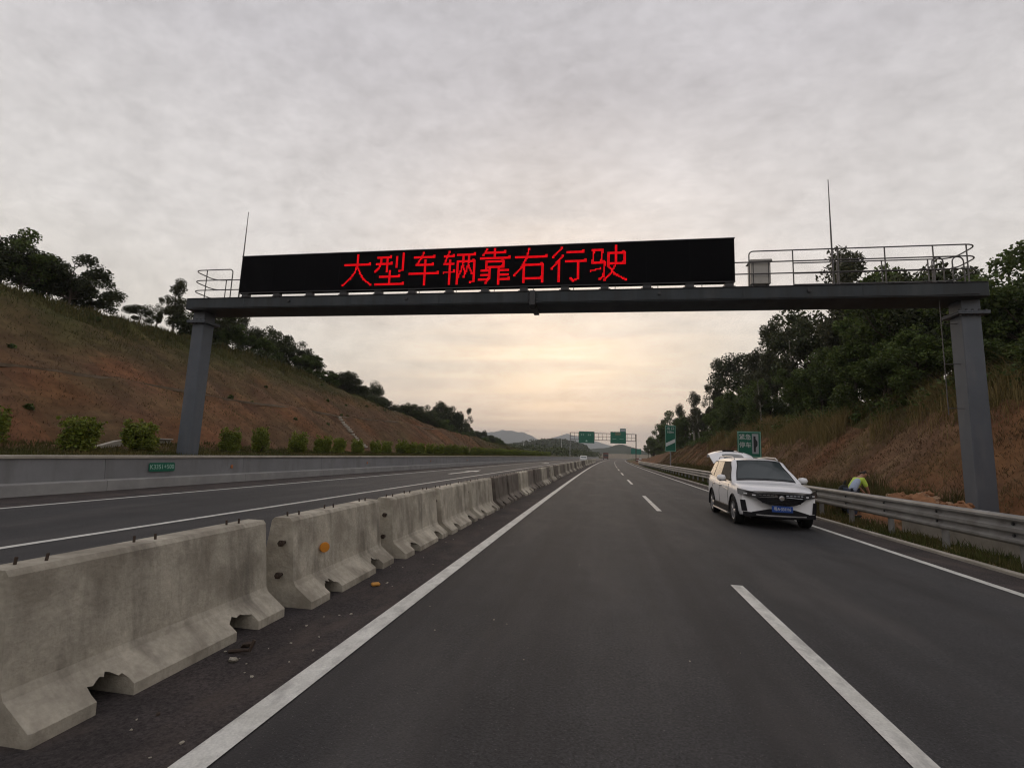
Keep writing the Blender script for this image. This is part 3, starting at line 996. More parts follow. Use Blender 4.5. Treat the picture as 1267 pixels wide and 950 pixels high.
# equipment box and lightning rods
eb = empty('equipment_box', (5.2, 17.35, 7.388))
tag(eb, 'pale grey equipment box standing on the gantry beside the message board', 'box')
MB().box(-0.31, 0.31, -0.2, 0.2, 0.14, 0.92, 0.015).build('housing', 'cabinet_grey', eb)
MB().prism([(-0.36, 0.921), (0.36, 0.921), (0.33, 0.98), (-0.33, 0.98)], 'y', -0.25, 0.25).build('lid', 'cabinet_grey', eb)
for s in (-0.24, 0.24):
    MB().box(s - 0.025, s + 0.025, -0.15, 0.15, 0.0, 0.139).build('foot', 'dark_steel', eb)
    MB().box(s - 0.012, s + 0.012, -0.207, -0.201, 0.16, 0.90).build('door_seam', 'dark_steel', eb)
MB().tube([(0.2, -0.05, 0.15), (0.24, -0.1, 0.07), (0.34, -0.12, 0.05), (0.5, -0.1, 0.02)], 0.018, 6).build('cable', 'dark_steel', eb)
for x_, lab in ((-14.62, 'thin lightning rod at the left end of the message board'), (7.42, 'thin lightning rod rising behind the right gantry railing')):
    lr = empty('lightning_rod', (x_, 17.2, 7.388))
    tag(lr, lab, 'lightning rod', 'lightning rods on the gantry')
    MB().tube([(0, 0, 0.02), (0, 0, 1.8), (0, 0, 3.75)], [0.03, 0.026, 0.012], 7).build('mast', 'railing_steel', lr)
    MB().box(-0.09, 0.09, -0.09, 0.09, 0, 0.02).build('base_plate', 'dark_steel', lr)

# ------------------------------------------------------------------ roadside signs on the right
ls = empty('lay_by_sign', (8.73, 32.0, tz(8.73, 32.0)))
tag(ls, 'green emergency parking sign with white pictogram behind the white car', 'sign')
zb_ = ls.location.z
MB().box(-0.67, 0.67, -0.02, 0.02, 1.86 - zb_, 3.43 - zb_, 0.004).build('panel', 'sign_green', ls)
MB().box(-0.655, 0.655, -0.024, -0.021, 3.36 - zb_, 3.39 - zb_).box(-0.655, 0.655, -0.024, -0.021, 1.90 - zb_, 1.93 - zb_).box(-0.64, -0.61, -0.024, -0.021, 1.93 - zb_, 3.36 - zb_).box(0.61, 0.64, -0.024, -0.021, 1.93 - zb_, 3.36 - zb_).build('border', 'sign_mint', ls)
MB().box(0.16, 0.52, -0.026, -0.021, 2.10 - zb_, 3.28 - zb_).build('pictogram_panel', 'sign_grey', ls)
MB().prism([(0.24, 2.20 - zb_), (0.36, 2.20 - zb_), (0.36, 2.45 - zb_), (0.46, 2.60 - zb_), (0.46, 2.82 - zb_), (0.36, 2.98 - zb_), (0.36, 3.14 - zb_), (0.24, 3.14 - zb_)], 'y', -0.031, -0.027).build('lay_by_shape', 'sign_black', ls)
for ch, px, pz in (('紧', -0.40, 3.06), ('急', -0.05, 3.06), ('停', -0.40, 2.58), ('车', -0.05, 2.58)):
    o = link('lettering', text_mesh(ch, 0.36, 'sign_white'), ls)
    o.location = (px, -0.026, pz - zb_)
    o.rotation_euler = (PI / 2, 0, 0)
for x_ in (-0.42, 0.42):
    MB().tube([(x_, 0.06, -0.3), (x_, 0.06, 3.3 - zb_)], 0.04, 8).build('pole', 'pole_grey', ls)

xs = empty('exit_countdown_sign', (8.77, 67.0, tz(8.77, 67.0)))
tag(xs, 'tall narrow green exit countdown sign with one white diagonal bar', 'sign')
zb_ = xs.location.z
MB().box(-0.65, 0.65, -0.02, 0.02, 2.52 - zb_, 5.92 - zb_, 0.004).build('panel', 'sign_green', xs)
MB().box(-0.63, 0.63, -0.024, -0.021, 5.82 - zb_, 5.86 - zb_).box(-0.63, 0.63, -0.024, -0.021, 2.58 - zb_, 2.62 - zb_).box(-0.62, -0.58, -0.024, -0.021, 2.62 - zb_, 5.82 - zb_).box(0.58, 0.62, -0.024, -0.021, 2.62 - zb_, 5.82 - zb_).build('border', 'sign_mint', xs)
MB().prism([(-0.57, 3.15 - zb_), (0.57, 3.72 - zb_), (0.57, 4.18 - zb_), (-0.57, 3.61 - zb_)], 'y', -0.03, -0.021).build('diagonal_bar', 'sign_white', xs)
for body_, px, pz, s_ in (('出', -0.27, 5.48, 0.42), ('口', 0.27, 5.48, 0.42), ('100m', 0.0, 5.02, 0.40)):
    o = link('lettering', text_mesh(body_, s_, 'sign_white'), xs)
    o.location = (px, -0.026, pz - zb_)
    o.rotation_euler = (PI / 2, 0, 0)
MB().tube([(0, 0.09, -0.3), (0, 0.09, 5.8 - zb_)], 0.08, 10).build('pole', 'pole_grey', xs)

# ------------------------------------------------------------------ far gantry with two direction signs
fg = empty('far_gantry', (0.4, 190, 0))
tag(fg, 'distant steel lattice gantry over the road ahead', 'gantry')
for x_ in (-12.1, 12.2):
    MB().tube([(x_, 0, -0.2), (x_, 0, 10.2)], 0.17, 10).build('column', 'rust' if x_ > 0 else 'pole_grey', fg)
for z_ in (7.55, 10.1):
    for y_ in (-0.4, 0.4):
        MB().tube([(-12.1, y_, z_), (12.2, y_, z_)], 0.09, 6).build('chord', 'rust', fg)
for k_ in range(17):
    x_ = -12.0 + k_ * 1.5
    MB().tube([(x_, 0.4, 7.55), (x_, 0.4, 10.1)], 0.055, 5).build('strut', 'rust', fg)
MB().tube([(-12.1, 0.42, 8.8), (12.2, 0.42, 8.8)], 0.055, 5).build('chord', 'rust', fg)
s1 = empty('direction_sign', (-5.55, 189.3, 6.3))
tag(s1, 'left green direction sign on the distant gantry', 'sign', 'green signs on the distant gantry')
MB().box(-2.9, 2.9, -0.06, 0.06, 0, 4.35, 0.02).build('panel', 'sign_green', s1)
mk = MB()
for x_ in (-1.9, -1.2, 0.7, 1.35):
    mk.box(x_ - 0.24, x_ + 0.24, -0.075, -0.061, 3.05, 3.2).box(x_ - 0.06, x_ + 0.06, -0.075, -0.061, 2.75, 3.4)
mk.prism([(-0.35, 0.55), (0.35, 0.55), (0.35, 0.8), (0, 1.2), (-0.35, 0.8)], 'y', -0.075, -0.061)
mk.build('lettering', 'sign_mint', s1)
s2 = empty('direction_sign', (6.1, 189.3, 6.5))
tag(s2, 'right green direction sign with a raised exit tab on the distant gantry', 'sign', 'green signs on the distant gantry')
MB().box(-2.85, 2.85, -0.06, 0.06, 0, 4.3, 0.02).build('panel', 'sign_green', s2)
MB().box(0.6, 2.75, -0.06, 0.06, 4.301, 5.6, 0.02).build('exit_tab', 'sign_teal', s2)
MB().box(0.75, 2.6, -0.075, -0.061, 4.5, 5.4).build('lettering', 'sign_grey', s2)
MB().box(-1.1, 0.9, -0.075, -0.061, 3.1, 4.0).build('route_panel', 'sign_brown', s2)
MB().box(-2.1, -0.7, -0.075, -0.061, 1.6, 1.72).box(0.5, 2.0, -0.075, -0.061, 1.6, 1.72).build('lettering', 'sign_mint', s2)

ts = empty('low_road_sign', (17.3, 260, 0))
tag(ts, 'small faded teal road sign below the right end of the distant gantry', 'sign')
MB().box(-2.5, 2.5, -0.06, 0.06, 3.3, 6.0, 0.02).build('panel', 'sign_teal', ts)
for x_ in (-1.6, 1.6):
    MB().tube([(x_, 0.15, -0.2), (x_, 0.15, 5.8)], 0.1, 6).build('pole', 'pole_grey', ts)

# ------------------------------------------------------------------ white car with its tailgate up


def lerp_table(x, xs_, ys_):
    return float(np.interp(x, xs_, ys_))


def build_car():
    C = empty('parked_car', (0, 0, 0))
    tag(C, 'white SUV stopped facing the camera with its tailgate raised', 'car')
    XS = [-2.35, -2.32, -2.22, -2.0, -1.7, -1.3, -0.8, -0.2, 0.4, 0.9, 1.15, 1.4, 1.7, 1.95, 2.12, 2.24, 2.31, 2.35]
    TOPX, TOPZ = [-2.35, -2.2, -1.0, 0.0, 1.0, 1.15, 1.6, 1.95, 2.15, 2.28, 2.35], [1.10, 1.13, 1.11, 1.085, 1.065, 1.065, 1.045, 1.005, 0.975, 0.94, 0.895]
    WX, WW = [-2.35, -2.25, -2.0, -1.3, 0, 1.2, 1.6, 2.0, 2.2, 2.35], [0.80, 0.86, 0.895, 0.92, 0.905, 0.915, 0.915, 0.90, 0.87, 0.83]
    BX_, BZ_ = [-2.35, -2.0, -1.6, 1.7, 2.0, 2.35], [0.36, 0.28, 0.24, 0.24, 0.26, 0.30]

    def sweep(x, y):
        if x > 1.5:
            return x - (x - 1.5) / 0.85 * 0.33 * (abs(y) / 0.9) ** 2.6
        if x < -1.8:
            return x + (-1.8 - x) / 0.55 * 0.14 * (abs(y) / 0.9) ** 2.6
        return x

    def section(x):
        zt, w_, zb = lerp_table(x, TOPX, TOPZ), lerp_table(x, WX, WW), lerp_table(x, BX_, BZ_)
        hs = [(0, zb), (0.80 * w_, zb), (0.93 * w_, zb + 0.03), (0.975 * w_, zb + 0.12), (0.985 * w_, 0.50), (0.995 * w_, 0.62), (1.0 * w_, 0.74), (0.985 * w_, 0.86 if zt > 0.95 else zt - 0.10),
              (0.965 * w_, zt - 0.075), (0.93 * w_, zt - 0.025), (0.86 * w_, zt), (0.5 * w_, zt + 0.018), (0, zt + 0.024)]
        return hs
    vs, fs = [], []
    for x in XS:
        hs = section(x)
        ring = [(-a, b) for a, b in hs] + [(a, b) for a, b in hs[-2:0:-1]]
        vs += [(sweep(x, a), a, b) for a, b in ring]
    n = 24
    for i in range(len(XS) - 1):
        for j in range(n):
            fs.append((i * n + j, i * n + (j + 1) % n, (i + 1) * n + (j + 1) % n, (i + 1) * n + j))
    fs += [tuple(range(n - 1, -1, -1)), tuple(range((len(XS) - 1) * n, len(XS) * n))]
    mb = MB().add(vs, fs)
    body = mb.build('body', 'car_paint', C, 32)
    # wheel arches cut through
    ct = MB()
    for ax in (1.42, -1.32):
        ct.lathe([(0.40, -1.2), (0.40, 1.2)], (ax, 0, 0.35), 'y', 36)
    cut = ct.build('cut', 'car_black')
    md = body.modifiers.new('b', 'BOOLEAN')
    md.object = cut
    md.operation = 'DIFFERENCE'
    md.solver = 'EXACT'
    dg = bpy.context.evaluated_depsgraph_get()
    me = bpy.data.meshes.new_from_object(body.evaluated_get(dg))
    body.modifiers.clear()
    body.data = me
    bpy.data.objects.remove(cut)
    me.materials.clear()
    me.materials.append(MATS['car_paint'])
    for p in me.polygons:
        p.use_smooth = True
        p.material_index = 0
    me.set_sharp_from_angle(angle=math.radians(32))
    # underbody block so that nothing shows through the arches
    MB().box(-1.9, 1.95, -0.62, 0.62, 0.22, 0.75, 0.03).build('underbody', 'car_black', C)

    # cabin
    RX, RZ = [-2.30, -2.15, -1.8, -1.2, -0.6, 0.0, 0.40, 1.15], [1.50, 1.60, 1.665, 1.70, 1.705, 1.69, 1.645, 1.085]
    TWX, TWW = [-2.3, -1.8, 0.0, 0.4, 1.15], [0.60, 0.645, 0.67, 0.67, 0.78]

    def cab(x):
        zt, yt, zb = lerp_table(x, RX, RZ), lerp_table(x, TWX, TWW), lerp_table(x, TOPX, TOPZ) - 0.03
        return zb, lerp_table(x, WX, WW) * 0.945, zt, yt
    CXS = [1.15, 1.0, 0.8, 0.6, 0.40, 0.2, 0.0, -0.4, -0.8, -1.2, -1.6, -1.9, -2.1, -2.2, -2.28]

    def ring_at(x):
        zb, yb, zt, yt = cab(x)
        f_ = min(1.0, (zt - zb) / 0.45)
        yt = yb + (yt - yb) * f_ if x > 0.4 else yt
        h = [(yb, zb), (yb + (yt - yb) * 0.85, zb + (zt - zb) * 0.85), (yt - 0.01, zt - 0.045 * f_), (yt - 0.09, zt - 0.008), (yt * 0.5, zt + 0.018), (0, zt + 0.026)]
        return [(-a, b) for a, b in h] + [(a, b) for a, b in h[-2::-1]]
    vs, fs = [], []
    for x in CXS:
        vs += [(x, a, b) for a, b in ring_at(x)]
    n = 11
    for i in range(len(CXS) - 1):
        for j in range(n - 1):
            fs.append((i * n + j, i * n + j + 1, (i + 1) * n + j + 1, (i + 1) * n + j))
    fs += [tuple(range(n - 1, -1, -1)), tuple(range((len(CXS) - 1) * n, len(CXS) * n))]
    MB().add(vs, fs).build('cabin', 'car_paint', C, 28)

    def side_y(x, z):
        r_ = ring_at(x)
        zs, ys_ = [r_[k_][1] for k_ in range(3)], [r_[k_][0] for k_ in range(3)]
        return abs(float(np.interp(z, zs, ys_)))

    def side_panel(poly, sgn, off, name, material, parent=C, sub=5):
        """polygon in (x,z) laid on the cabin side; quads interpolated so it follows the surface"""
        (a, b, c, d) = poly
        vs_, fs_ = [], []
        for i in range(sub + 1):
            for j in range(sub + 1):
                u_, v_ = i / sub, j / sub
                x = (a[0] * (1 - u_) + b[0] * u_) * (1 - v_) + (d[0] * (1 - u_) + c[0] * u_) * v_
                z = (a[1] * (1 - u_) + b[1] * u_) * (1 - v_) + (d[1] * (1 - u_) + c[1] * u_) * v_
                vs_.append((x, sgn * (side_y(x, z) + off), z))
        m = sub + 1
        for i in range(sub):
            for j in range(sub):
                fs_.append((i * m + j, (i + 1) * m + j, (i + 1) * m + j + 1, i * m + j + 1))
        return MB().add(vs_, fs_).build(name, material, parent, 40)
    for sgn in (-1, 1):
        wins = [((0.98, 1.09), (-0.22, 1.105), (-0.22, 1.585), (0.36, 1.575), 'front_window'),
                ((-0.30, 1.105), (-1.16, 1.125), (-1.16, 1.595), (-0.30, 1.59), 'rear_window'),
                ((-1.24, 1.13), (-2.0, 1.23), (-1.72, 1.56), (-1.24, 1.592), 'quarter_window')]
        side_panel(((1.08, 1.075), (-2.1, 1.16), (-1.80, 1.605), (0.34, 1.605)), sgn, 0.012, 'window_surround', 'car_black', sub=12)
        for a, b, c, d, nm in wins:
            side_panel((a, b, c, d), sgn, 0.018, nm, 'car_black' if nm == 'front_window' and sgn < 0 else 'car_glass')  # open front window on one side: its shaded inside painted as a black panel
        # seams, handles, lower cladding and silver step
        for x_ in (0.86, -0.27, -1.20):
            pts = [(x_ - (0.10 if x_ < -1 and z_ < 0.75 else 0), sgn * (lerp_table(x_, WX, WW) * f_ + 0.001), z_) for z_, f_ in ((0.42, 0.982), (0.62, 0.995), (0.74, 1.0), (0.86, 0.985), (1.0, 0.962))]
            MB().tube(pts, 0.006, 4).build('door_seam', 'car_black', C)
        for x_ in (-0.10, -1.02):
            MB().box(x_ - 0.11, x_ + 0.11, sgn * 0.905 - 0.018, sgn * 0.905 + 0.018, 0.90, 0.93, 0.006).build('door_handle', 'car_chrome', C)
        MB().box(-0.90, 1.02, sgn * 0.90 - 0.03, sgn * 0.90 + 0.022, 0.245, 0.42, 0.012).build('side_cladding', 'car_black', C)
        MB().box(-0.88, 1.0, sgn * 0.925 - 0.05, sgn * 0.925 + 0.03, 0.215, 0.25, 0.01).build('side_step', 'car_silver', C)
        pts = [(0.95 - 0.02 * k_ * 9, sgn * (lerp_table(0.95 - 0.18 * k_, WX, WW) * 0.99 + 0.002), 0.83 + 0.012 * k_) for k_ in range(17)]
        MB().tube(pts, 0.007, 4).build('crease_line', 'car_silver', C)
        for ax in (1.42, -1.32):
            pts = [(ax + 0.41 * math.cos(a_), sgn * (lerp_table(ax, WX, WW) * 0.985), 0.35 + 0.41 * math.sin(a_)) for a_ in np.linspace(-0.25, PI + 0.25, 20)]
            MB().tube(pts, 0.026, 6).build('arch_trim', 'car_black', C, 60)
        # mirror
        m_ = empty('wing_mirror', (0.72, sgn * 0.97, 1.12))
        m_.parent = C
        MB().lathe([(0.02, -0.12), (0.075, -0.09), (0.095, 0.0), (0.08, 0.09), (0.02, 0.12)], (0, sgn * 0.07, 0.03), 'y', 14).build('mirror_shell', 'car_paint', m_, 60)
        m_.scale = (0.9, 1.0, 0.95)
        MB().box(-0.05, 0.05, sgn * 0.02 - 0.10, sgn * 0.02 + 0.08, -0.065, -0.03, 0.01).build('mirror_arm', 'car_black', m_)
        # roof rails
        pts = [(0.25, sgn * 0.57, 1.675), (0.05, sgn * 0.575, 1.735), (-0.8, sgn * 0.58, 1.755), (-1.65, sgn * 0.57, 1.73), (-1.85, sgn * 0.565, 1.67)]
        MB().tube(pts, 0.017, 6).build('roof_rail', 'car_silver', C, 60)
    # windscreen on the raked front of the cabin, with black frit surround
    for nm, mt, w_, u0, u1, off in (('windscreen_surround', 'car_gloss_black', 0.97, 0.03, 0.985, 0.008), ('windscreen', 'car_glass', 0.925, 0.10, 0.93, 0.016)):
        vs, fs = [], []
        for i in range(9):
            u_ = u0 + (u1 - u0) * i / 8
            x = 1.15 + (0.40 - 1.15) * u_
            rr = ring_at(x)
            for j in range(13):
                t_ = (j / 12 * 2 - 1) * w_
                ymax = abs(rr[3][0])
                yy = t_ * ymax
                ztop = float(np.interp(abs(yy), [0, abs(rr[4][0]), ymax], [rr[5][1], rr[4][1], rr[3][1]]))
                vs.append((x + off * 0.6, yy, ztop + off * 0.8))
        for i in range(8):
            for j in range(12):
                fs.append((i * 13 + j, (i + 1) * 13 + j, (i + 1) * 13 + j + 1, i * 13 + j + 1))
        MB().add(vs, fs).build(nm, mt, C, 40)
    for y_ in (-0.42, 0.15):
        MB().tube([(1.06, y_, 1.16), (0.90, y_ + 0.42, 1.285)], 0.010, 4).build('wiper', 'car_black', C)

    # front end pieces laid on the swept nose
    def nose(y_, z_, off):
        x = 2.35 - 0.33 * (abs(y_) / 0.9) ** 2.6
        if z_ > 0.89:
            x -= (z_ - 0.89) * 1.1
        return (x + off, y_, z_)

    def nose_panel(left, right, name, material, off, n_=14, thick=0.03):
        """left/right: functions of u give (y,z) of the lower and upper edge"""
        vs_, fs_ = [], []
        for i in range(n_ + 1):
            u_ = i / n_
            lo, hi_ = left(u_), right(u_)
            vs_ += [nose(*lo, off), nose(*hi_, off), nose(*lo, off - thick), nose(*hi_, off - thick)]
        for i in range(n_):
            a, b = i * 4, (i + 1) * 4
            fs_ += [(a, b, b + 1, a + 1), (a + 2, a + 3, b + 3, b + 2), (a, a + 2, b + 2, b), (a + 1, b + 1, b + 3, a + 3)]
        fs_ += [(0, 1, 3, 2), (n_ * 4, n_ * 4 + 2, n_ * 4 + 3, n_ * 4 + 1)]
        return MB().add(vs_, fs_).build(name, material, C, 30)
    gr2 = nose_panel(lambda u_: (-0.60 + 1.20 * u_, 0.575 + 0.20 * abs(2 * u_ - 1) ** 3), lambda u_: (-0.66 + 1.32 * u_, 0.86), 'grille', 'car_gloss_black', 0.012)
    for k_ in range(4):
        z_ = 0.64 + 0.042 * k_
        w_ = 0.44 + 0.03 * k_
        MB().tube([nose(-w_ + 2 * w_ * i / 10, z_, 0.014) for i in range(11)], 0.006, 4).build('grille_slat', 'car_black', C)
    for s in (-1, 1):
        for k_ in range(6):
            y0, y1 = s * (0.10 + k_ * 0.085), s * (0.155 + k_ * 0.085)
            MB().tube([nose(y0, 0.82, 0.018), nose(y1, 0.82, 0.018)], 0.011, 5).build('grille_chip', 'car_chrome', C)
        MB().tube([nose(s * (0.10 + 0.045 * k_), 0.785 - 0.003 * k_, 0.018) for k_ in range(10)], 0.008, 5).build('grille_strip', 'car_chrome', C)
        nose_panel(lambda u_: (s * (0.50 + 0.41 * u_), 0.735 + 0.065 * u_), lambda u_: (s * (0.50 + 0.41 * u_), 0.858 + 0.085 * u_), 'headlight', 'lamp_lens', 0.030, 8, 0.07)
        nose_panel(lambda u_: (s * (0.57 + 0.07 * u_), 0.79), lambda u_: (s * (0.57 + 0.07 * u_), 0.82), 'lamp_unit', 'lamp_white', 0.034, 4)
        nose_panel(lambda u_: (s * (0.74 + 0.07 * u_), 0.815), lambda u_: (s * (0.74 + 0.07 * u_), 0.845), 'lamp_unit', 'lamp_white', 0.034, 4)
        nose_panel(lambda u_: (s * (0.735 + 0.11 * u_), 0.40), lambda u_: (s * (0.775 + 0.10 * u_), 0.67), 'fog_vent', 'car_black', 0.012, 4)
    nose_panel(lambda u_: (-0.64 + 1.28 * u_, 0.375), lambda u_: (-0.64 + 1.28 * u_, 0.395 + 0.10 * min(1, 3.5 * min(u_, 1 - u_))), 'lower_intake', 'car_black', 0.011)
    nose_panel(lambda u_: (-0.82 + 1.64 * u_, 0.285), lambda u_: (-0.82 + 1.64 * u_, 0.385), 'bumper_valance', 'car_black', 0.010)
    nose_panel(lambda u_: (-0.56 + 1.12 * u_, 0.325), lambda u_: (-0.56 + 1.12 * u_, 0.352), 'skid_strip', 'car_silver', 0.022)
    MB().lathe([(0.02, 2.385), (0.052, 2.383), (0.062, 2.372), (0.062, 2.35)], (0, 0, 0.755), 'x', 20).build('badge', 'car_chrome', C, 40)
    MB().box(2.366, 2.372, -0.235, 0.235, 0.43, 0.575, 0.002).build('plate', 'plate_blue', C)
    tl = link('plate_lettering', text_mesh('粤A·331H6', 0.115, 'sign_white', 0.001), C)
    tl.rotation_euler = (PI / 2, 0, PI / 2)
    tl.location = (2.375, 0, 0.503)
    tl.scale = (0.72, 0.9, 1)
    # wheels
    for ax in (1.42, -1.32):
        for s in (-1, 1):
            wh = empty('wheel', (ax, s * 0.80, 0.35))
            wh.parent = C
            MB().lathe([(0.235, -0.105), (0.30, -0.112), (0.335, -0.10), (0.348, -0.07), (0.35, 0.0), (0.348, 0.07), (0.335, 0.10), (0.30, 0.112), (0.235, 0.105)], (0, 0, 0), 'y', 36, close=True).build('tyre', 'tyre', wh, 40)
            MB().lathe([(0.232, -0.10), (0.24, -0.09), (0.24, 0.09), (0.232, 0.10), (0.222, 0.095), (0.215, 0.0), (0.222, -0.095)], (0, 0, 0), 'y', 36, close=True).build('rim', 'car_silver', wh, 40)
            MB().lathe([(0.205, 0.0), (0.205, 0.02)], (0, s * 0.01, 0), 'y', 24).build('brake_disc', 'dark_steel', wh)
            sp = MB()
            for k_ in range(5):
                for dv in (-0.13, 0.13):
                    a_ = 2 * PI * k_ / 5 + dv
                    a0 = 2 * PI * k_ / 5 + dv * 0.4
                    sp.tube([(0.05 * math.cos(a0), s * 0.085, 0.05 * math.sin(a0)), (0.225 * math.cos(a_), s * 0.08, 0.225 * math.sin(a_))], [0.024, 0.016], 6)
            sp.lathe([(0.058, s * 0.06), (0.058, s * 0.092), (0.03, s * 0.098)], (0, 0, 0), 'y', 16)
            sp.build('spokes', 'car_silver', wh, 40)
    # raised tailgate: hinge at the rear of the roof, leaning up and back
    tg = empty('tailgate', (-2.14, 0, 1.655))
    tg.parent = C
    tg.rotation_euler = (0, math.radians(-2), 0)
    prof_ = [(0.0, 0.02), (-0.25, 0.12), (-0.50, 0.21), (-0.72, 0.30), (-0.92, 0.345), (-1.04, 0.33), (-1.10, 0.25)]

    def gate(hw, lo_, hi_, off, name, material, thick=0.035):
        vs_, fs_ = [], []
        pr = prof_[lo_:hi_ + 1]
        m = 13
        for (x, z) in pr:
            for j in range(m):
                t_ = j / (m - 1) * 2 - 1
                drop = 0.13 * abs(t_) ** 2.5
                vs_.append((x, hw * t_, z - drop + off))
        k0 = len(vs_)
        vs_ += [(a, b, c - thick) for a, b, c in vs_]
        for i in range(len(pr) - 1):
            for j in range(m - 1):
                q = (i * m + j, i * m + j + 1, (i + 1) * m + j + 1, (i + 1) * m + j)
                fs_.append(q)
                fs_.append(tuple(k0 + w_ for w_ in q[::-1]))
        edge = [i * m for i in range(len(pr))] + [(len(pr) - 1) * m + j for j in range(1, m)] + [i * m + m - 1 for i in range(len(pr) - 2, -1, -1)] + [j for j in range(m - 2, 0, -1)]
        for a, b in zip(edge, edge[1:] + edge[:1]):
            fs_.append((a, b, k0 + b, k0 + a))
        return MB().add(vs_, fs_).build(name, material, tg, 40)
    gate(0.70, 0, 6, 0.0, 'gate_panel', 'car_paint')
    gate(0.60, 0, 2, 0.010, 'rear_glass', 'car_glass', 0.008)
    gate(0.63, 3, 4, 0.012, 'tail_light_band', 'lamp_lens', 0.010)
    MB().box(-0.98, -0.80, -0.22, 0.16, 0.348, 0.366, 0.004).build('plate_recess', 'car_black', tg)
    for s in (-1, 1):
        MB().tube([(-0.08, s * 0.60, -0.20), (-0.55, s * 0.60, 0.07)], 0.014, 6).build('gas_strut', 'car_black', tg)
    # black panel painted in for the shade of the open load bay
    MB().box(-2.29, -2.275, -0.52, 0.52, 0.62, 1.50, 0.005).build('boot_shade_panel', 'car_black', C)
    return C


car = build_car()
car.location = (4.36, 15.6, 0.0)
car.rotation_euler = (0, 0, math.radians(-91.0))

# ------------------------------------------------------------------ worker bending behind the guardrail


def skin_mesh(name, joints, bones, material, parent, sub=2):
    me = bpy.data.meshes.new(name)
    keys = list(joints)
    me.from_pydata([joints[k_][0] for k_ in keys], [(keys.index(a), keys.index(b)) for a, b in bones][:], [])
    o = link(name, me, parent)
    md = o.modifiers.new('s', 'SKIN')
    md.use_smooth_shade = True
    for i, k_ in enumerate(keys):
        r_ = joints[k_][1]
        r_ = r_ if isinstance(r_, tuple) else (r_, r_)
        me.skin_vertices[0].data[i].radius = r_
        me.skin_vertices[0].data[i].use_root = (i == 0)
    s2_ = o.modifiers.new('d', 'SUBSURF')
    s2_.levels = sub
    s2_.render_levels = sub
    dg = bpy.context.evaluated_depsgraph_get()
    out = bpy.data.meshes.new_from_object(o.evaluated_get(dg))
    o.modifiers.clear()
    o.data = out
    out.materials.clear()
    out.materials.append(MATS[material])
    for p in out.polygons:
        p.use_smooth = True
    return o


wk = empty('person', (8.12, 18.35, tz(8.12, 18.35)))
tag(wk, 'person in a lime hi-vis vest and pale blue back, stooping behind the guardrail', 'person')
J = {'pelvis': ((0, 0, 0.88), 0.135), 'belly': ((0.08, 0.0, 1.02), 0.13), 'chest': ((0.23, 0.01, 1.20), (0.15, 0.13)), 'neck': ((0.36, 0.015, 1.32), 0.06), 'head0': ((0.42, 0.02, 1.365), 0.075), 'head1': ((0.485, 0.02, 1.41), 0.092), 'head2': ((0.54, 0.02, 1.43), 0.07),
     'sr': ((0.27, -0.18, 1.24), 0.065), 'er': ((0.36, -0.22, 0.99), 0.047), 'wr': ((0.47, -0.15, 0.80), 0.034), 'sl': ((0.27, 0.20, 1.24), 0.065), 'el': ((0.40, 0.24, 1.00), 0.047), 'wl': ((0.52, 0.15, 0.82), 0.034),
     'hr': ((0.0, -0.09, 0.84), 0.10), 'kr': ((0.06, -0.11, 0.47), 0.066), 'ar': ((-0.02, -0.11, 0.09), 0.045), 'tr': ((0.13, -0.12, 0.035), 0.035),
     'hl': ((0.0, 0.09, 0.84), 0.10), 'kl': ((0.05, 0.12, 0.47), 0.066), 'al': ((-0.06, 0.13, 0.09), 0.045), 'tl': ((0.09, 0.14, 0.035), 0.035)}
Bn = [('pelvis', 'belly'), ('belly', 'chest'), ('chest', 'neck'), ('neck', 'head0'), ('head0', 'head1'), ('head1', 'head2'), ('chest', 'sr'), ('sr', 'er'), ('er', 'wr'), ('chest', 'sl'), ('sl', 'el'), ('el', 'wl'),
      ('pelvis', 'hr'), ('hr', 'kr'), ('kr', 'ar'), ('ar', 'tr'), ('pelvis', 'hl'), ('hl', 'kl'), ('kl', 'al'), ('al', 'tl')]
for s, w_ in (('r', 'wr'), ('l', 'wl')):                      # palm, four fingers and a thumb
    p = Vector(J[w_][0])
    d = Vector((0.55, 0.0, -0.83))
    sd = Vector((0, 1, 0))
    J['p' + s] = (tuple(p + d * 0.07), (0.035, 0.018))
    Bn.append((w_, 'p' + s))
    for k_ in range(4):
        q0 = p + d * 0.10 + sd * (-0.033 + 0.022 * k_)
        J['f%s%da' % (s, k_)] = (tuple(q0), 0.009)
        J['f%s%db' % (s, k_)] = (tuple(q0 + d * (0.035 + 0.006 * (k_ in (1, 2))) + Vector((-0.01, 0, 0))), 0.008)
        J['f%s%dc' % (s, k_)] = (tuple(q0 + d * 0.06 + Vector((-0.035, 0, 0))), 0.007)
        Bn += [('p' + s, 'f%s%da' % (s, k_)), ('f%s%da' % (s, k_), 'f%s%db' % (s, k_)), ('f%s%db' % (s, k_), 'f%s%dc' % (s, k_))]
    q0 = p + d * 0.05 + sd * 0.045
    J['t%sa' % s] = (tuple(q0), 0.010)
    J['t%sb' % s] = (tuple(q0 + d * 0.04 + sd * 0.015), 0.008)
    Bn += [('p' + s, 't%sa' % s), ('t%sa' % s, 't%sb' % s)]
skin_mesh('body', J, Bn, 'skin', wk)


def grown(keys, bones, dr, name, material):
    j2 = {}
    for k_ in keys:
        r_ = J[k_][1]
        r_ = r_ if isinstance(r_, tuple) else (r_, r_)
        j2[k_] = (J[k_][0], (r_[0] + dr, r_[1] + dr))
    return skin_mesh(name, j2, bones, material, wk)


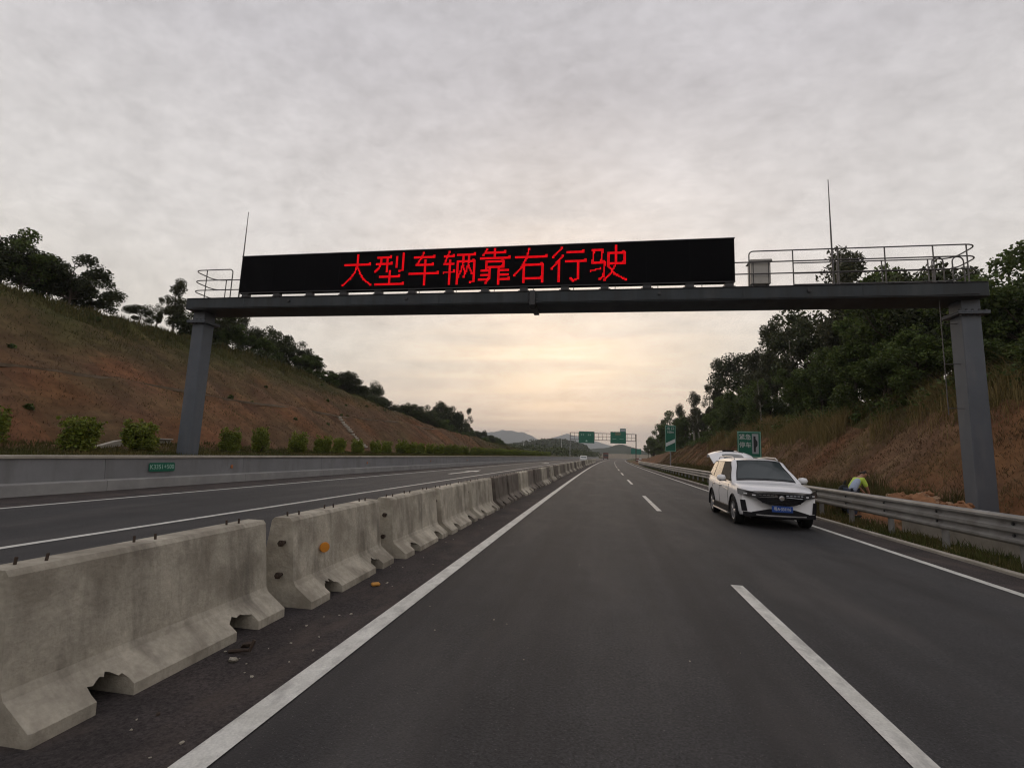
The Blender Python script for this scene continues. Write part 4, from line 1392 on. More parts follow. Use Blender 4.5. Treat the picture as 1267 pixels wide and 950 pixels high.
grown(['pelvis', 'hr', 'kr', 'ar', 'hl', 'kl', 'al'], [('pelvis', 'hr'), ('hr', 'kr'), ('kr', 'ar'), ('pelvis', 'hl'), ('hl', 'kl'), ('kl', 'al')], 0.018, 'trousers', 'trousers')
grown(['chest', 'belly', 'pelvis', 'sr', 'er', 'sl', 'el'], [('pelvis', 'belly'), ('belly', 'chest'), ('chest', 'sr'), ('sr', 'er'), ('chest', 'sl'), ('sl', 'el')], 0.020, 'shirt', 'vest_lime')
bp_ = skin_mesh('back_panel', {'a': ((-0.04, -0.06, 0.80), (0.16, 0.13)), 'b': ((0.02, -0.08, 1.0), (0.17, 0.13)), 'c': ((0.14, -0.09, 1.17), (0.16, 0.11)), 'd': ((0.21, -0.05, 1.25), (0.10, 0.07))}, [('a', 'b'), ('b', 'c'), ('c', 'd')], 'shirt_blue', wk)
hr_ = skin_mesh('hair', {'a': ((0.455, 0.02, 1.465), 0.07), 'b': ((0.53, 0.02, 1.475), 0.062), 'c': ((0.41, 0.02, 1.42), 0.066)}, [('c', 'a'), ('a', 'b')], 'hair', wk)
ft = MB()
for y_, x_ in ((-0.115, 0.04), (0.135, 0.0)):
    ft.box(x_ - 0.11, x_ + 0.17, y_ - 0.048, y_ + 0.048, 0.0, 0.10, 0.03)
ft.build('shoes', 'black_cloth', wk, 50)
for y_ in (-0.035, 0.075):
    MB().lathe([(0.003, -0.006), (0.011, 0.0), (0.003, 0.006)], (0.60, y_, 1.425), 'x', 8).build('eye', 'hair', wk)
MB().tube([(0.59, 0.02, 1.41), (0.635, 0.02, 1.38)], [0.012, 0.017], 6).build('nose', 'skin', wk, 60)
wk.rotation_euler = (0, 0, math.radians(12))

sk = empty('dark_bundle', (8.02, 18.65, tz(8.02, 18.65)))
tag(sk, 'dark rounded bundle beside the stooping person behind the guardrail', 'bundle')
skin_mesh('sack', {'a': ((0, 0, 0.16), 0.17), 'b': ((0.02, 0, 0.48), 0.22), 'c': ((0.0, 0.02, 0.86), 0.20), 'd': ((0.03, 0.0, 1.06), 0.11)}, [('a', 'b'), ('b', 'c'), ('c', 'd')], 'black_cloth', sk)
MB().tube([(0.03, 0, 1.06), (0.05, 0.0, 1.15), (0.09, 0.02, 1.17)], [0.05, 0.035, 0.02], 7).build('tied_neck', 'black_cloth', sk, 60)

# ------------------------------------------------------------------ heap of orange earth behind the rail
hp = []
gxx, gyy = np.meshgrid(np.linspace(-1, 1, 46), np.linspace(-1, 1, 70))


def heap(cx_, cy_, rx, ry, h_, seed, label):
    X, Y = cx_ + gxx * rx, cy_ + gyy * ry
    fall = np.clip(1 - np.sqrt(gxx ** 2 + gyy ** 2), 0, 1)
    fz = np.clip(fall * 3, 0, 1)
    Z = terrain(X, Y) - 0.15 + h_ * (fall ** 0.55) * (0.55 + 0.9 * vnoise(X * 1.6, Y * 1.6, seed)) + fz * ((vnoise(X * 4, Y * 4, seed + 1) - 0.4) * 0.30 + (vnoise(X * 11, Y * 11, seed + 2) - 0.5) * 0.14)
    n_, m_ = gxx.shape
    ix = np.arange(n_ * m_).reshape(n_, m_)
    F = np.stack([ix[:-1, :-1], ix[:-1, 1:], ix[1:, 1:], ix[1:, :-1]], -1).reshape(-1, 4)
    o = link('earth_heap', array_mesh('earth_heap', np.stack([X, Y, Z], -1).reshape(-1, 3), F, 'heap_soil'))
    o.data.polygons.foreach_set('use_smooth', np.ones(len(F), dtype=bool))
    tag(o, label, 'earth heap')
    return o


heap(9.75, 17.9, 1.3, 2.2, 1.0, 20, 'heap of orange earth beside the right gantry column')
heap(8.55, 19.9, 0.75, 2.2, 0.32, 30, 'low spill of orange earth beyond the stooping person')
heap_z = {}
clod_m = []
for k_ in range(4):
    rb = bmesh.new()
    bmesh.ops.create_icosphere(rb, subdivisions=2, radius=1.0)
    for v in rb.verts:
        v.co *= 0.7 + 0.5 * random.random()
        v.co.z *= 0.7
    me = bpy.data.meshes.new('clod')
    rb.to_mesh(me)
    rb.free()
    me.materials.append(MATS['rock_pale' if k_ % 2 else 'heap_soil'])
    clod_m.append(me)
dgx = bpy.context.evaluated_depsgraph_get()
for k_ in range(70):
    x_, y_ = RNG.uniform(8.4, 11.0), RNG.uniform(15.5, 19.6)
    fall = max(0.0, 1 - math.hypot((x_ - 9.75) / 1.3, (y_ - 17.9) / 2.2))
    if fall < 0.05:
        continue
    A, B = np.array([x_]), np.array([y_])
    fz = min(1, fall * 3)
    zz_ = tz(x_, y_) - 0.15 + 1.0 * fall ** 0.55 * (0.55 + 0.9 * float(vnoise(A * 1.6, B * 1.6, 20)[0])) + fz * ((float(vnoise(A * 4, B * 4, 21)[0]) - 0.4) * 0.30)
    s_ = RNG.uniform(0.05, 0.15)
    o = link('earth_clod', clod_m[k_ % 4])
    o.location = (x_, y_, zz_ + s_ * 0.25)
    o.scale = (s_, s_ * RNG.uniform(0.7, 1.3), s_)
    o.rotation_euler = (0, 0, RNG.uniform(0, 6.28))
    tag(o, 'clod of earth lying on the orange heap by the right column', 'clod', 'clods on the earth heap')

heap(12.6, 16.0, 1.1, 1.4, 0.75, 40, 'small heap of orange earth right of the right gantry column')

# ------------------------------------------------------------------ foliage


def leaf_quads(pos, size, rng, up=0.3, aspect=0.55, droop=0.0):
    """diamond leaves at pos (n,3); size (n,)"""
    n = len(pos)
    d = rng.normal(size=(n, 3))
    d[:, 2] = d[:, 2] * 0.6 - droop
    d /= np.linalg.norm(d, axis=1)[:, None]
    r_ = rng.normal(size=(n, 3))
    r_[:, 2] += up * 0
    s = np.cross(d, r_)
    s /= np.linalg.norm(s, axis=1)[:, None] + 1e-9
    nn = np.cross(d, s)
    L = size[:, None]
    a = pos - d * L * 0.5
    b = pos + s * L * aspect * 0.5 + nn * L * 0.10
    c = pos + d * L * 0.5
    e_ = pos - s * L * aspect * 0.5 + nn * L * 0.10
    V = np.stack([a, b, c, e_], 1).reshape(-1, 3)
    F = np.arange(n * 4).reshape(n, 4)
    return V, F


def leaf_tint(n, rng, lo=0.6, hi=1.45, warm=0.25):
    t_ = rng.uniform(lo, hi, n)
    w_ = rng.random(n) * warm
    return np.stack([t_ * (1 + w_), t_, t_ * (1 - w_ * 0.6)], 1)


def make_tree(name, seed, h, crown_r, crown_lo, nblob, nleaf, leaf_size, material, bark='bark', shape='round', droop=0.1):
    """tree of height h with trunk, limbs and a crown of leaf clumps"""
    rng = np.random.default_rng(seed)
    T = empty(name)
    top = h * 0.86
    lean = rng.normal(size=2) * 0.04 * h
    tp = [(0, 0, -0.4), (lean[0] * 0.2, lean[1] * 0.2, h * 0.25), (lean[0] * 0.7, lean[1] * 0.7, h * 0.55), (lean[0], lean[1], top)]
    r0 = 0.012 * h + 0.03
    trunk = MB().tube(tp, [r0 * 1.3, r0, r0 * 0.65, r0 * 0.2], 8)
    zc_, hz = (crown_lo + 1) / 2 * h, (1 - crown_lo) / 2 * h
    C = []
    for i in range(nblob):
        for _ in range(40):
            p = rng.uniform(-1, 1, 3)
            q = np.linalg.norm(p)
            if not 0.25 < q < 0.92:
                continue
            if shape == 'cone' and math.hypot(p[0], p[1]) > 0.25 + 0.55 * (0.9 - p[2]) / 1.9:
                continue
            if shape == 'flat' and p[2] < -0.4 and rng.random() < 0.8:
                continue
            break
        C.append(np.array([p[0] * crown_r + lean[0] * 0.7, p[1] * crown_r + lean[1] * 0.7, zc_ + p[2] * hz]))
    limbs = MB()
    for c in C:
        zs = max(h * 0.22, min(top * 0.95, c[2] - math.hypot(c[0], c[1]) * 0.9))
        t_ = zs / top
        s0 = np.array([lean[0] * t_ * t_, lean[1] * t_ * t_, zs])
        mid = (s0 + c) / 2 + np.array([0, 0, -0.06 * h * rng.random()])
        limbs.tube([tuple(s0), tuple(mid), tuple(c)], [r0 * 0.42, r0 * 0.26, r0 * 0.10], 5, cap=False)
    trunk.v_off = 0
    trunk.build('trunk', bark, T, 60)
    limbs.build('limbs', bark, T, 60)
    per = nleaf // nblob
    P, S = [], []
    for c in C:
        rb = crown_r * rng.uniform(0.26, 0.44) if shape != 'cone' else crown_r * rng.uniform(0.28, 0.42)
        m = int(per * rng.uniform(0.6, 1.4))
        d = rng.normal(size=(m, 3))
        d /= np.linalg.norm(d, axis=1)[:, None]
        rad = rb * rng.random(m) ** 0.42
        q = d * rad[:, None]
        q[:, 2] *= 0.72 if shape != 'cone' else 1.0
        # ragged edge: drop some directions
        keep = vnoise(d[:, 0] * 2.2 + c[0] * 3, d[:, 1] * 2.2 + d[:, 2] * 1.7 + c[1] * 3, seed) > 0.22
        P.append((c + q)[keep])
        S.append(rng.uniform(0.7, 1.35, m)[keep] * leaf_size)
    P, S = np.concatenate(P), np.concatenate(S)
    V, F = leaf_quads(P, S, rng, droop=droop, aspect=0.38 if shape == 'cone' else 0.6)
    link('crown', array_mesh('crown', V, F, material, leaf_tint(len(F), rng)), T)
    return T


protos = {
    'r1': make_tree('broadleaf_tree', 101, 6.0, 2.1, 0.22, 26, 9000, 0.20, 'leaf'),
    'r2': make_tree('broadleaf_tree', 102, 6.0, 2.4, 0.18, 30, 9500, 0.22, 'leaf_dark'),
    'r3': make_tree('broadleaf_tree', 103, 6.0, 1.9, 0.25, 22, 8000, 0.18, 'leaf'),
    'b1': make_tree('bushy_tree', 108, 6.0, 2.2, 0.02, 34, 10500, 0.21, 'leaf'),
    'b2': make_tree('bushy_tree', 109, 6.0, 2.0, 0.04, 32, 10500, 0.19, 'leaf'),
    'f1': make_tree('spreading_tree', 104, 6.0, 2.5, 0.42, 20, 7000, 0.17, 'leaf_dark', shape='flat'),
    'f2': make_tree('spreading_tree', 105, 6.0, 2.2, 0.38, 18, 6500, 0.17, 'leaf_dark', shape='flat'),
    'e1': make_tree('slender_tree', 106, 8.0, 1.5, 0.25, 30, 7000, 0.20, 'leaf_euc', 'bark_pale', 'cone', 0.6),
    'e2': make_tree('slender_tree', 107, 8.0, 1.25, 0.35, 22, 5000, 0.20, 'leaf_euc', 'bark_pale', 'cone', 0.6),
}
used = set()


def plant(kind, x, y, h, label, group, wide=1.0):
    src = protos[kind]
    if kind in used:
        o = copy_tree(src)
    else:
        o = src
        used.add(kind)
    s_ = h / (8.0 if kind[0] == 'e' else 6.0)
    o.location = (x, y, tz(x, y) - 0.05)
    o.rotation_euler = (0, 0, RNG.uniform(0, 6.28))
    o.scale = (s_ * wide, s_ * wide, s_)
    tag(o, label, 'tree', group)
    return o


LT = [(-38, 22.8, 13.7, 'r2'), (-39, 24.8, 14.4, 'r2'), (-38, 25.4, 14.8, 'r1'), (-39, 27.5, 13.6, 'r3'), (-37, 27.7, 14.3, 'r2'), (-38, 30.1, 13.4, 'r2'), (-38, 33.9, 12.4, 'f2'), (-38, 35.5, 13.6, 'e2'), (-39, 38.3, 16.4, 'e1'),
      (-37, 38.7, 13.2, 'r2'), (-39, 42.6, 14.2, 'r2'), (-37, 42.8, 14.0, 'r1'), (-40, 48.4, 15.8, 'e1'), (-37, 47.4, 13.6, 'f1'), (-39, 53.2, 15.0, 'r2'), (-37, 53.7, 13.6, 'r2'), (-38, 58.3, 12.8, 'f2'), (-37, 61, 11.6, 'r2'),
      (-36, 62.4, 11.1, 'f1'), (-38, 69.1, 12.6, 'e2'), (-36, 70.2, 10.4, 'r2'), (-38, 77.5, 11.7, 'f2'), (-36, 78.6, 9.7, 'r2'), (-36, 84.6, 9.0, 'f1'), (-37, 92.8, 10.1, 'r2'), (-36, 97, 10.0, 'r2'), (-38, 113.2, 12.0, 'f1'),
      (-36, 114.1, 11.2, 'r2'), (-37, 127.5, 10.8, 'r2'), (-39, 145.4, 13.6, 'e2'), (-37, 153, 7.6, 'f2')]
special = {1: 'leftmost big dark spreading tree on the crest of the left hill', 2: 'tall rounded dark tree on the left hill crest at the picture edge', 4: 'dark bushy tree at the lower end of the first clump on the left hill',
           8: 'tall slender tree just left of the left gantry column', 12: 'slender tree showing under the left end of the gantry beam', 29: 'lone thin-crowned tree at the far right end of the left ridge', 7: 'small wispy tree beside the tall slender one on the left hill'}
for i, (x, y, zt, kd) in enumerate(LT):
    h = max(2.4, zt - tz(x, y))
    h *= 1.12
    plant(kd, x, y, h, special.get(i, '%s dark tree along the left hill crest, counted from the picture edge' % nth(i + 1)), 'trees on the left hill', 1.0 if kd[0] == 'e' else min(1.3, max(0.8, 4.6 / h)))
# bushy filling along the left crest
for k_ in range(46):
    y = 38 + 128 * (k_ / 45) + RNG.uniform(-1, 1)
    x = -34.5 - RNG.uniform(0, 3) + (2.5 if y > 80 else 0)
    plant(random.choice(['r2', 'b2', 'f1', 'r3']), x, y, RNG.uniform(2.6, 4.4) * (0.9 if y < 60 else 1.1), 'low bushy tree filling the line along the left hill crest', 'bushy trees on the left hill crest', 1.35)

RT = [(19.7, 26.8, 12.0, 'r1'), (22.0, 31.3, 13.1, 'r1'), (18.6, 28.0, 11.2, 'r3'), (20.9, 32.9, 13.5, 'r2'), (19.7, 33.3, 13.2, 'r3'), (20.9, 37.8, 14.5, 'r2'), (18.6, 35.3, 13.8, 'r3'), (22.0, 43.6, 16.9, 'r1'), (20.9, 46.9, 19.9, 'e1'), (19.7, 47.4, 15.1, 'e2'), (22.0, 56.3, 17.4, 'r2'), (19.7, 54.5, 14.4, 'e2'), (20.9, 64.7, 18.4, 'e1'), (19.7, 68.2, 15.4, 'e1'), (20.9, 81.8, 17.5, 'f1'), (19.7, 86.9, 17.0, 'e2'), (20.9, 107.0, 15.5, 'e2'), (18.6, 106.5, 14.6, 'e1'), (19.7, 131.4, 14.5, 'e1'), (20.9, 158.3, 15.3, 'r1'), (19.7, 173.5, 13.0, 'e2'), (18.6, 188.6, 10.9, 'r1'), (19.7, 221.0, 9.0, 'r3')]
special = {0: 'leafy tree at the right edge of the picture above the bank', 8: 'tall slender tree whose top rises through the right gantry railing', 12: 'tall pointed slender tree standing above the right-hand wood',
           14: 'spreading tree poking above the right-hand wood', 15: 'slender tree at the step in the right-hand wood', 22: 'last small tree at the far left end of the right-hand wood'}
for i, (x, y, zt, kd) in enumerate(RT):
    h = max(3, zt - tz(x, y) + 0.4) * (1.14 if kd[0] == 'e' else 1.04)
    plant(kd, x, y, h, special.get(i, '%s skyline tree of the right-hand wood, counted from the picture edge' % nth(i + 1)), 'trees of the right-hand wood', 1.0 if kd[0] == 'e' else min(1.25, max(0.85, 5.6 / h)))
for k_ in range(104):
    t_ = k_ / 103
    y = 16 + 195 * t_ ** 1.35 + RNG.uniform(-1, 1)
    x = (16.6 + RNG.uniform(0.0, 1.0) ** 1.5 * 6.0) + K * y * y / 2 * 0.8
    base = tz(x, y)
    skyline = float(np.interp(y, [17, 27, 34, 43, 55, 69, 86, 106, 130, 158, 190, 230], [9.0, 9.8, 11.4, 12.9, 13.3, 13.4, 13.6, 13.3, 12.6, 12.4, 9.8, 7.5]))
    h = max(2.5, (skyline - base) * RNG.uniform(0.5, 0.86))
    plant(random.choice(['b1', 'b2', 'b1', 'b2', 'r1', 'r3', 'e1', 'e2']), x, y, h, 'bushy green tree within the dense wood on the right bank', 'trees within the right-hand wood', min(1.5, max(0.9, 5.2 / h)))
# trees behind, closing the wood
for k_ in range(22):
    y = 14 + 7.5 * k_ + RNG.uniform(-2, 2)
    x = 24 + RNG.uniform(0, 5)
    plant(random.choice(['r2', 'r1', 'r2']), x, y, RNG.uniform(3.6, 4.6), 'shaded tree at the back of the right-hand wood', 'trees at the back of the right-hand wood', 1.25)

# clipped shrubs behind the left wall


def make_shrub(seed):
    rng = np.random.default_rng(seed)
    T = empty('roadside_shrub')
    st = MB()
    for k_ in range(6):
        a_ = rng.uniform(0, 6.28)
        st.tube([(0.04 * math.cos(a_), 0.04 * math.sin(a_), -0.1), (0.22 * math.cos(a_), 0.22 * math.sin(a_), 0.5), (0.32 * math.cos(a_ + 0.3), 0.32 * math.sin(a_ + 0.3), 0.95)], [0.02, 0.014, 0.006], 5)
    st.build('stems', 'bark', T)
    P = []
    for k_ in range(24):
        a_, rr = rng.uniform(0, 6.28), 0.36 * rng.random() ** 0.5
        c = np.array([rr * math.cos(a_), rr * math.sin(a_), rng.uniform(0.24, 1.10 - 1.0 * rr)])
        q = rng.normal(size=(300, 3))
        q /= np.linalg.norm(q, axis=1)[:, None]
        P.append(c + q * (rng.uniform(0.20, 0.30) * rng.random(300) ** 0.45)[:, None])
    for k_ in range(26):                                # loose shoots sticking out
        a_, rr = rng.uniform(0, 6.28), 0.5 * rng.random() ** 0.5
        p0 = np.array([rr * math.cos(a_), rr * math.sin(a_), rng.uniform(0.7, 1.1)])
        dv = np.array([math.cos(a_) * 0.5, math.sin(a_) * 0.5, 1.0]) * rng.uniform(0.08, 0.22)
        P.append(p0 + dv * rng.random((16, 1)) + rng.normal(size=(16, 3)) * 0.025)
    P = np.concatenate(P)
    m = len(P)
    P[:, 2] = np.maximum(P[:, 2], 0.05 + 0.1 * rng.random(m))
    V, F = leaf_quads(P, rng.uniform(0.055, 0.115, m), rng, droop=-0.2, aspect=0.6)
    link('foliage', array_mesh('foliage', V, F, 'leaf_shrub', leaf_tint(m, rng, 0.65, 1.4, 0.35)), T)
    return T


shr = [make_shrub(s) for s in (1, 2, 3)]
SH = [(11.75, 2.55, 'first shrub behind the left wall, cut by the picture edge'), (14.43, 2.42, 'wide shrub behind the wall, second from the left edge'), (16.85, 2.42, 'leafy shrub in front of the pale culvert, third from the left edge'),
      (21.8, 2.40, 'dark round shrub just right of the left gantry column'), (23.95, 2.60, 'taller narrow shrub, second right of the left gantry column'), (27.07, 2.43, 'third shrub right of the left gantry column'),
      (29.7, 2.36, 'fourth shrub right of the left gantry column'), (32.2, 2.30, 'fifth shrub right of the left gantry column'), (34.8, 2.28, 'sixth shrub right of the left gantry column')]
yy = 34.8
for k_ in range(44):
    yy += RNG.uniform(2.2, 3.1)
    SH.append((yy, 2.34 + RNG.uniform(-0.1, 0.12), '%s shrub right of the left gantry column, behind the wall' % nth(k_ + 7) if k_ < 22 else 'small distant shrub in the row behind the left wall'))
for i, (y, zt, lab) in enumerate(SH):
    o = shr[i] if i < 3 else copy_tree(shr[i % 3])
    x = float(-18.0 + cx(y)) + RNG.uniform(-0.15, 0.15)
    g_ = tz(x, y)
    s_ = (zt + 0.08 - g_) / 1.33
    o.location = (x, y, g_ - 0.02)
    o.scale = (s_ * (1.12 if i in (1, 2) else (0.70 if i == 4 else 0.95)),) * 2 + (s_,)
    o.rotation_euler = (0, 0, RNG.uniform(0, 6.28))
    tag(o, lab, 'shrub', 'shrubs behind the left wall')

# ------------------------------------------------------------------ grass and undergrowth (uncountable)


def blades(name, X, Y, hgt, wid, tint, label, rng, lean=0.35, tall_bend=0.0):
    n = len(X)
    Z = terrain(X, Y) - 0.02
    a_ = rng.uniform(0, 2 * PI, n)
    dx, dy = np.cos(a_) * wid / 2, np.sin(a_) * wid / 2
    la = rng.uniform(0, 2 * PI, n)
    ln = rng.random(n) * lean * hgt
    tx, ty = np.cos(la) * ln, np.sin(la) * ln
    b0 = np.stack([X - dx, Y - dy, Z], 1)
    b1 = np.stack([X + dx, Y + dy, Z], 1)
    m1 = np.stack([X + dx * 0.8 + tx * 0.35, Y + dy * 0.8 + ty * 0.35, Z + hgt * 0.55], 1)
    m0 = np.stack([X - dx * 0.8 + tx * 0.35, Y - dy * 0.8 + ty * 0.35, Z + hgt * 0.55], 1)
    tpv = np.stack([X + tx, Y + ty, Z + hgt * (1 - tall_bend * 0.2)], 1)
    V = np.stack([b0, b1, m1, m0, tpv], 1).reshape(-1, 3)
    i0 = np.arange(n) * 5
    F = np.concatenate([np.stack([i0, i0 + 1, i0 + 2], 1), np.stack([i0, i0 + 2, i0 + 3], 1), np.stack([i0 + 3, i0 + 2, i0 + 4], 1)])
    o = link(name, array_mesh(name, V, F, 'grass_mix', np.concatenate([tint] * 3)))
    tag(o, label, 'grass', kind='stuff')
    return o


def clumped(n, x0, x1, y0, y1, rng, per=14, spread=0.16, dens=None):
    m = n // per
    cx_, cy_ = rng.uniform(x0, x1, m), y0 + (y1 - y0) * rng.random(m) ** 1.25
    if dens is not None:
        k_ = rng.random(m) < dens(cx_, cy_)
        cx_, cy_ = cx_[k_], cy_[k_]
    m = len(cx_)
    X = np.repeat(cx_, per) + rng.normal(size=m * per) * spread
    Y = np.repeat(cy_, per) + rng.normal(size=m * per) * spread
    return X + cx(np.clip(Y, 0, 400)), Y, np.repeat(rng.random(m), per)


def mixcol(t_, *cols):
    t_ = np.clip(t_, 0, 0.9999) * (len(cols) - 1)
    i_ = t_.astype(int)
    f_ = (t_ - i_)[:, None]
    C_ = np.array(cols)
    return C_[i_] * (1 - f_) + C_[i_ + 1] * f_


rng = np.random.default_rng(42)
DRY, TAN, OLIVE, GREEN, RUST = (0.150, 0.100, 0.054), (0.23, 0.175, 0.08), (0.095, 0.088, 0.032), (0.062, 0.082, 0.024), (0.115, 0.068, 0.042)
# right bank: short dry grass
X, Y, t_ = clumped(230000, 8.4, 16.4, 9, 120, rng, 7, 0.24, lambda a, b: 0.25 + 0.75 * vnoise(a * 0.8, b * 0.8, 51))
hh = rng.uniform(0.05, 0.16, len(X)) * (0.5 + 1.0 * t_)
keep = ~(np.hypot((X - 9.75) / 1.3, (Y - 17.9) / 2.2) < 1)
X, Y, t_, hh = X[keep], Y[keep], t_[keep], hh[keep]
g_ = vnoise(X * 0.5, Y * 0.5, 52)
col_ = mixcol(np.clip(g_ * 0.9 + rng.normal(size=len(X)) * 0.15, 0, 1), RUST, DRY, DRY, TAN, OLIVE) * rng.uniform(0.7, 1.2, len(X))[:, None]
blades('bank_grass', X, Y, hh, 0.014 + Y * 0.0004, col_, 'dry brown grass covering the right-hand bank', rng, 1.1)
# right bank: tall yellowish reeds at the wood's edge
X, Y, t_ = clumped(44000, 14.6, 16.9, 9, 75, rng, 40, 0.28, lambda a, b: np.clip((vnoise(a * 0.6, b * 0.30, 61) - 0.35) * 2.4, 0, 1))
hh = rng.uniform(0.7, 1.7, len(X)) * (0.6 + 0.6 * t_)
col_ = mixcol(np.clip(t_ * 0.7 + rng.random(len(X)) * 0.35, 0, 1), OLIVE, (0.17, 0.14, 0.05), (0.26, 0.20, 0.085), (0.23, 0.16, 0.08)) * rng.uniform(0.75, 1.2, len(X))[:, None]
blades('tall_grass', X, Y, hh, 0.013 + Y * 0.0003, col_, 'tall yellowish grass along the edge of the right-hand wood', rng, 0.8, 0.6)
# verge under the guardrail
X, Y, t_ = clumped(52000, 6.52, 7.72, 7, 95, rng, 10, 0.10, lambda a, b: 0.2 + 0.8 * vnoise(a * 1.5, b * 0.6, 71))
X = np.clip(X, 6.5 + cx(Y), None)
hh = rng.uniform(0.05, 0.20, len(X)) * (0.6 + 0.9 * t_)
col_ = mixcol(np.clip(vnoise(X, Y * 0.5, 72) + rng.normal(size=len(X)) * 0.12, 0, 1), GREEN, GREEN, OLIVE, (0.13, 0.10, 0.045)) * rng.uniform(0.7, 1.25, len(X))[:, None]
blades('verge_grass', X, Y, hh, 0.012 + Y * 0.0004, col_, 'weedy green grass under the guardrail', rng, 0.6)
# green weeds between rail and bank
X, Y, t_ = clumped(46000, 7.9, 11.6, 18.8, 90, rng, 30, 0.22)
hh = rng.uniform(0.2, 0.75, len(X)) * (0.5 + 0.8 * t_)
col_ = mixcol(np.clip(t_ * 0.8 + rng.normal(size=len(X)) * 0.15, 0, 1), GREEN, OLIVE, OLIVE, DRY) * rng.uniform(0.7, 1.2, len(X))[:, None]
blades('roadside_weeds', X, Y, hh, 0.02 + Y * 0.0004, col_, 'green weeds in the ditch between guardrail and bank', rng, 0.6)
# left slope
X, Y, t_ = clumped(150000, -34, -19.3, 8, 130, rng, 5, 0.45, lambda a, b: 0.15 + 0.85 * vnoise(a * 0.55, b * 0.4, 81))
lx_ = X - cx(Y)
upper = np.clip(np.interp(lx_, [-34, -30, -27, -25], [1, 0.8, 0.15, 0.0]) + np.clip((Y - 70) / 30, 0, 1) * 0.8, 0, 1)
hh = rng.uniform(0.04, 0.13, len(X)) * (0.5 + 0.9 * t_) * (1 + 0.8 * upper)
c1 = mixcol(np.clip(vnoise(X * 0.4, Y * 0.4, 82) + rng.normal(size=len(X)) * 0.12, 0, 1), RUST, DRY, RUST, DRY, OLIVE)
c2 = mixcol(np.clip(vnoise(X * 0.4, Y * 0.4, 83) + rng.normal(size=len(X)) * 0.12, 0, 1), OLIVE, (0.075, 0.075, 0.028), GREEN)
col_ = (c1 * (1 - upper[:, None]) + c2 * upper[:, None]) * rng.uniform(0.7, 1.2, len(X))[:, None]
blades('slope_grass', X, Y, hh, 0.02 + Y * 0.0004, col_, 'sparse dry grass over the left hillside', rng, 1.2)
# crest and foot of the left slope
X, Y, t_ = clumped(60000, -40, -32, 8, 110, rng, 24, 0.35)
hh = rng.uniform(0.15, 0.55, len(X)) * (0.5 + 0.7 * t_)
col_ = mixcol(np.clip(t_ + rng.normal(size=len(X)) * 0.12, 0, 1), GREEN, OLIVE, (0.12, 0.10, 0.04)) * rng.uniform(0.6, 1.1, len(X))[:, None]
blades('crest_grass', X, Y, hh, 0.03 + Y * 0.0004, col_, 'rank green grass along the crest of the left hill', rng, 0.6)
X, Y, t_ = clumped(60000, -19.6, -15.5, 6, 120, rng, 12, 0.15)
hh = rng.uniform(0.06, 0.22, len(X))
col_ = mixcol(np.clip(vnoise(X * 0.8, Y * 0.8, 91) + rng.normal(size=len(X)) * 0.12, 0, 1), GREEN, OLIVE, (0.16, 0.125, 0.05)) * rng.uniform(0.7, 1.2, len(X))[:, None]
blades('planting_strip_grass', X, Y, hh, 0.02 + Y * 0.0004, col_, 'short grass in the planting strip behind the left wall', rng, 0.6)


def undergrowth(name, x0, x1, y0, y1, n, h, material, label, seed):
    rg = np.random.default_rng(seed)
    m = n // 60
    cx_, cy_ = rg.uniform(x0, x1, m), y0 + (y1 - y0) * rg.random(m) ** 1.2
    r_ = rg.uniform(0.35, 0.8, m) * h
    P = np.repeat(np.stack([cx_ + cx(cy_), cy_, terrain(cx_ + cx(cy_), cy_) + r_ * 0.45], 1), 60, 0)
    d = rg.normal(size=(m * 60, 3))
    d /= np.linalg.norm(d, axis=1)[:, None]
    P = P + d * (np.repeat(r_, 60) * rg.random(m * 60) ** 0.4)[:, None] * np.array([1, 1, 0.9])
    V, F = leaf_quads(P, rg.uniform(0.14, 0.30, len(P)), rg)
    o = link(name, array_mesh(name, V, F, material, leaf_tint(len(F), rg)))
    tag(o, label, 'undergrowth', kind='stuff')


undergrowth('undergrowth', 15.9, 19.5, 10, 215, 76000, 1.15, 'leaf', 'tangled undergrowth at the foot of the right-hand wood', 5)
undergrowth('crest_undergrowth', -38, -33.5, 36, 165, 42000, 0.95, 'leaf_dark', 'dark undergrowth between the trees of the left crest', 6)
undergrowth('slope_scrub', -33, -20, 10, 100, 1800, 0.24, 'leaf', 'scattered low scrub on the left hillside', 8)

# ------------------------------------------------------------------ drains and culvert on the left slope
dr = MB()
vs, fs = [], []
ysd = np.arange(10, 75, 1.0)
for y in ysd:
    x0 = float(cx(y))
    zc0 = float(np.mean(terrain(np.full(9, -24.3 + x0), y + np.linspace(-4, 4, 9)))) + 0.03
    vs += [(-24.15 + x0, y, zc0 - 0.10), (-24.15 + x0, y, zc0 + 0.05), (-24.32 + x0, y, zc0 + 0.05), (-24.32 + x0, y, zc0 - 0.10)]
for i in range(len(ysd) - 1):
    for j in range(3):
        fs.append((i * 4 + j, i * 4 + j + 1, (i + 1) * 4 + j + 1, (i + 1) * 4 + j))
o = dr.add(vs, fs).build('bench_drain', 'drain_concrete')
tag(o, 'pale drain edge running along the bench halfway up the left hill', 'drain')
st = empty('drain_chute', (-20.0, 40.0, tz(-20.0, 40.0)))
tag(st, 'pale concrete drain chute running down the left slope', 'drain')
for k_ in range(16):
    t_ = k_ / 15
    x, y = -20.0 - 4.0 * t_, 40.0 + 2.4 * t_
    o = MB().box(-0.16, 0.16, -0.22, 0.22, -0.08, 0.07, 0.01).build('step', 'pale_concrete', st)
    o.location = (x + 20.0, y - 40.0, tz(x, y) - st.location.z)
cv = empty('culvert_head', (-19.3, 17.9, tz(-19.3, 17.9)))
tag(cv, 'pale concrete culvert head behind the shrubs left of the gantry column', 'culvert')
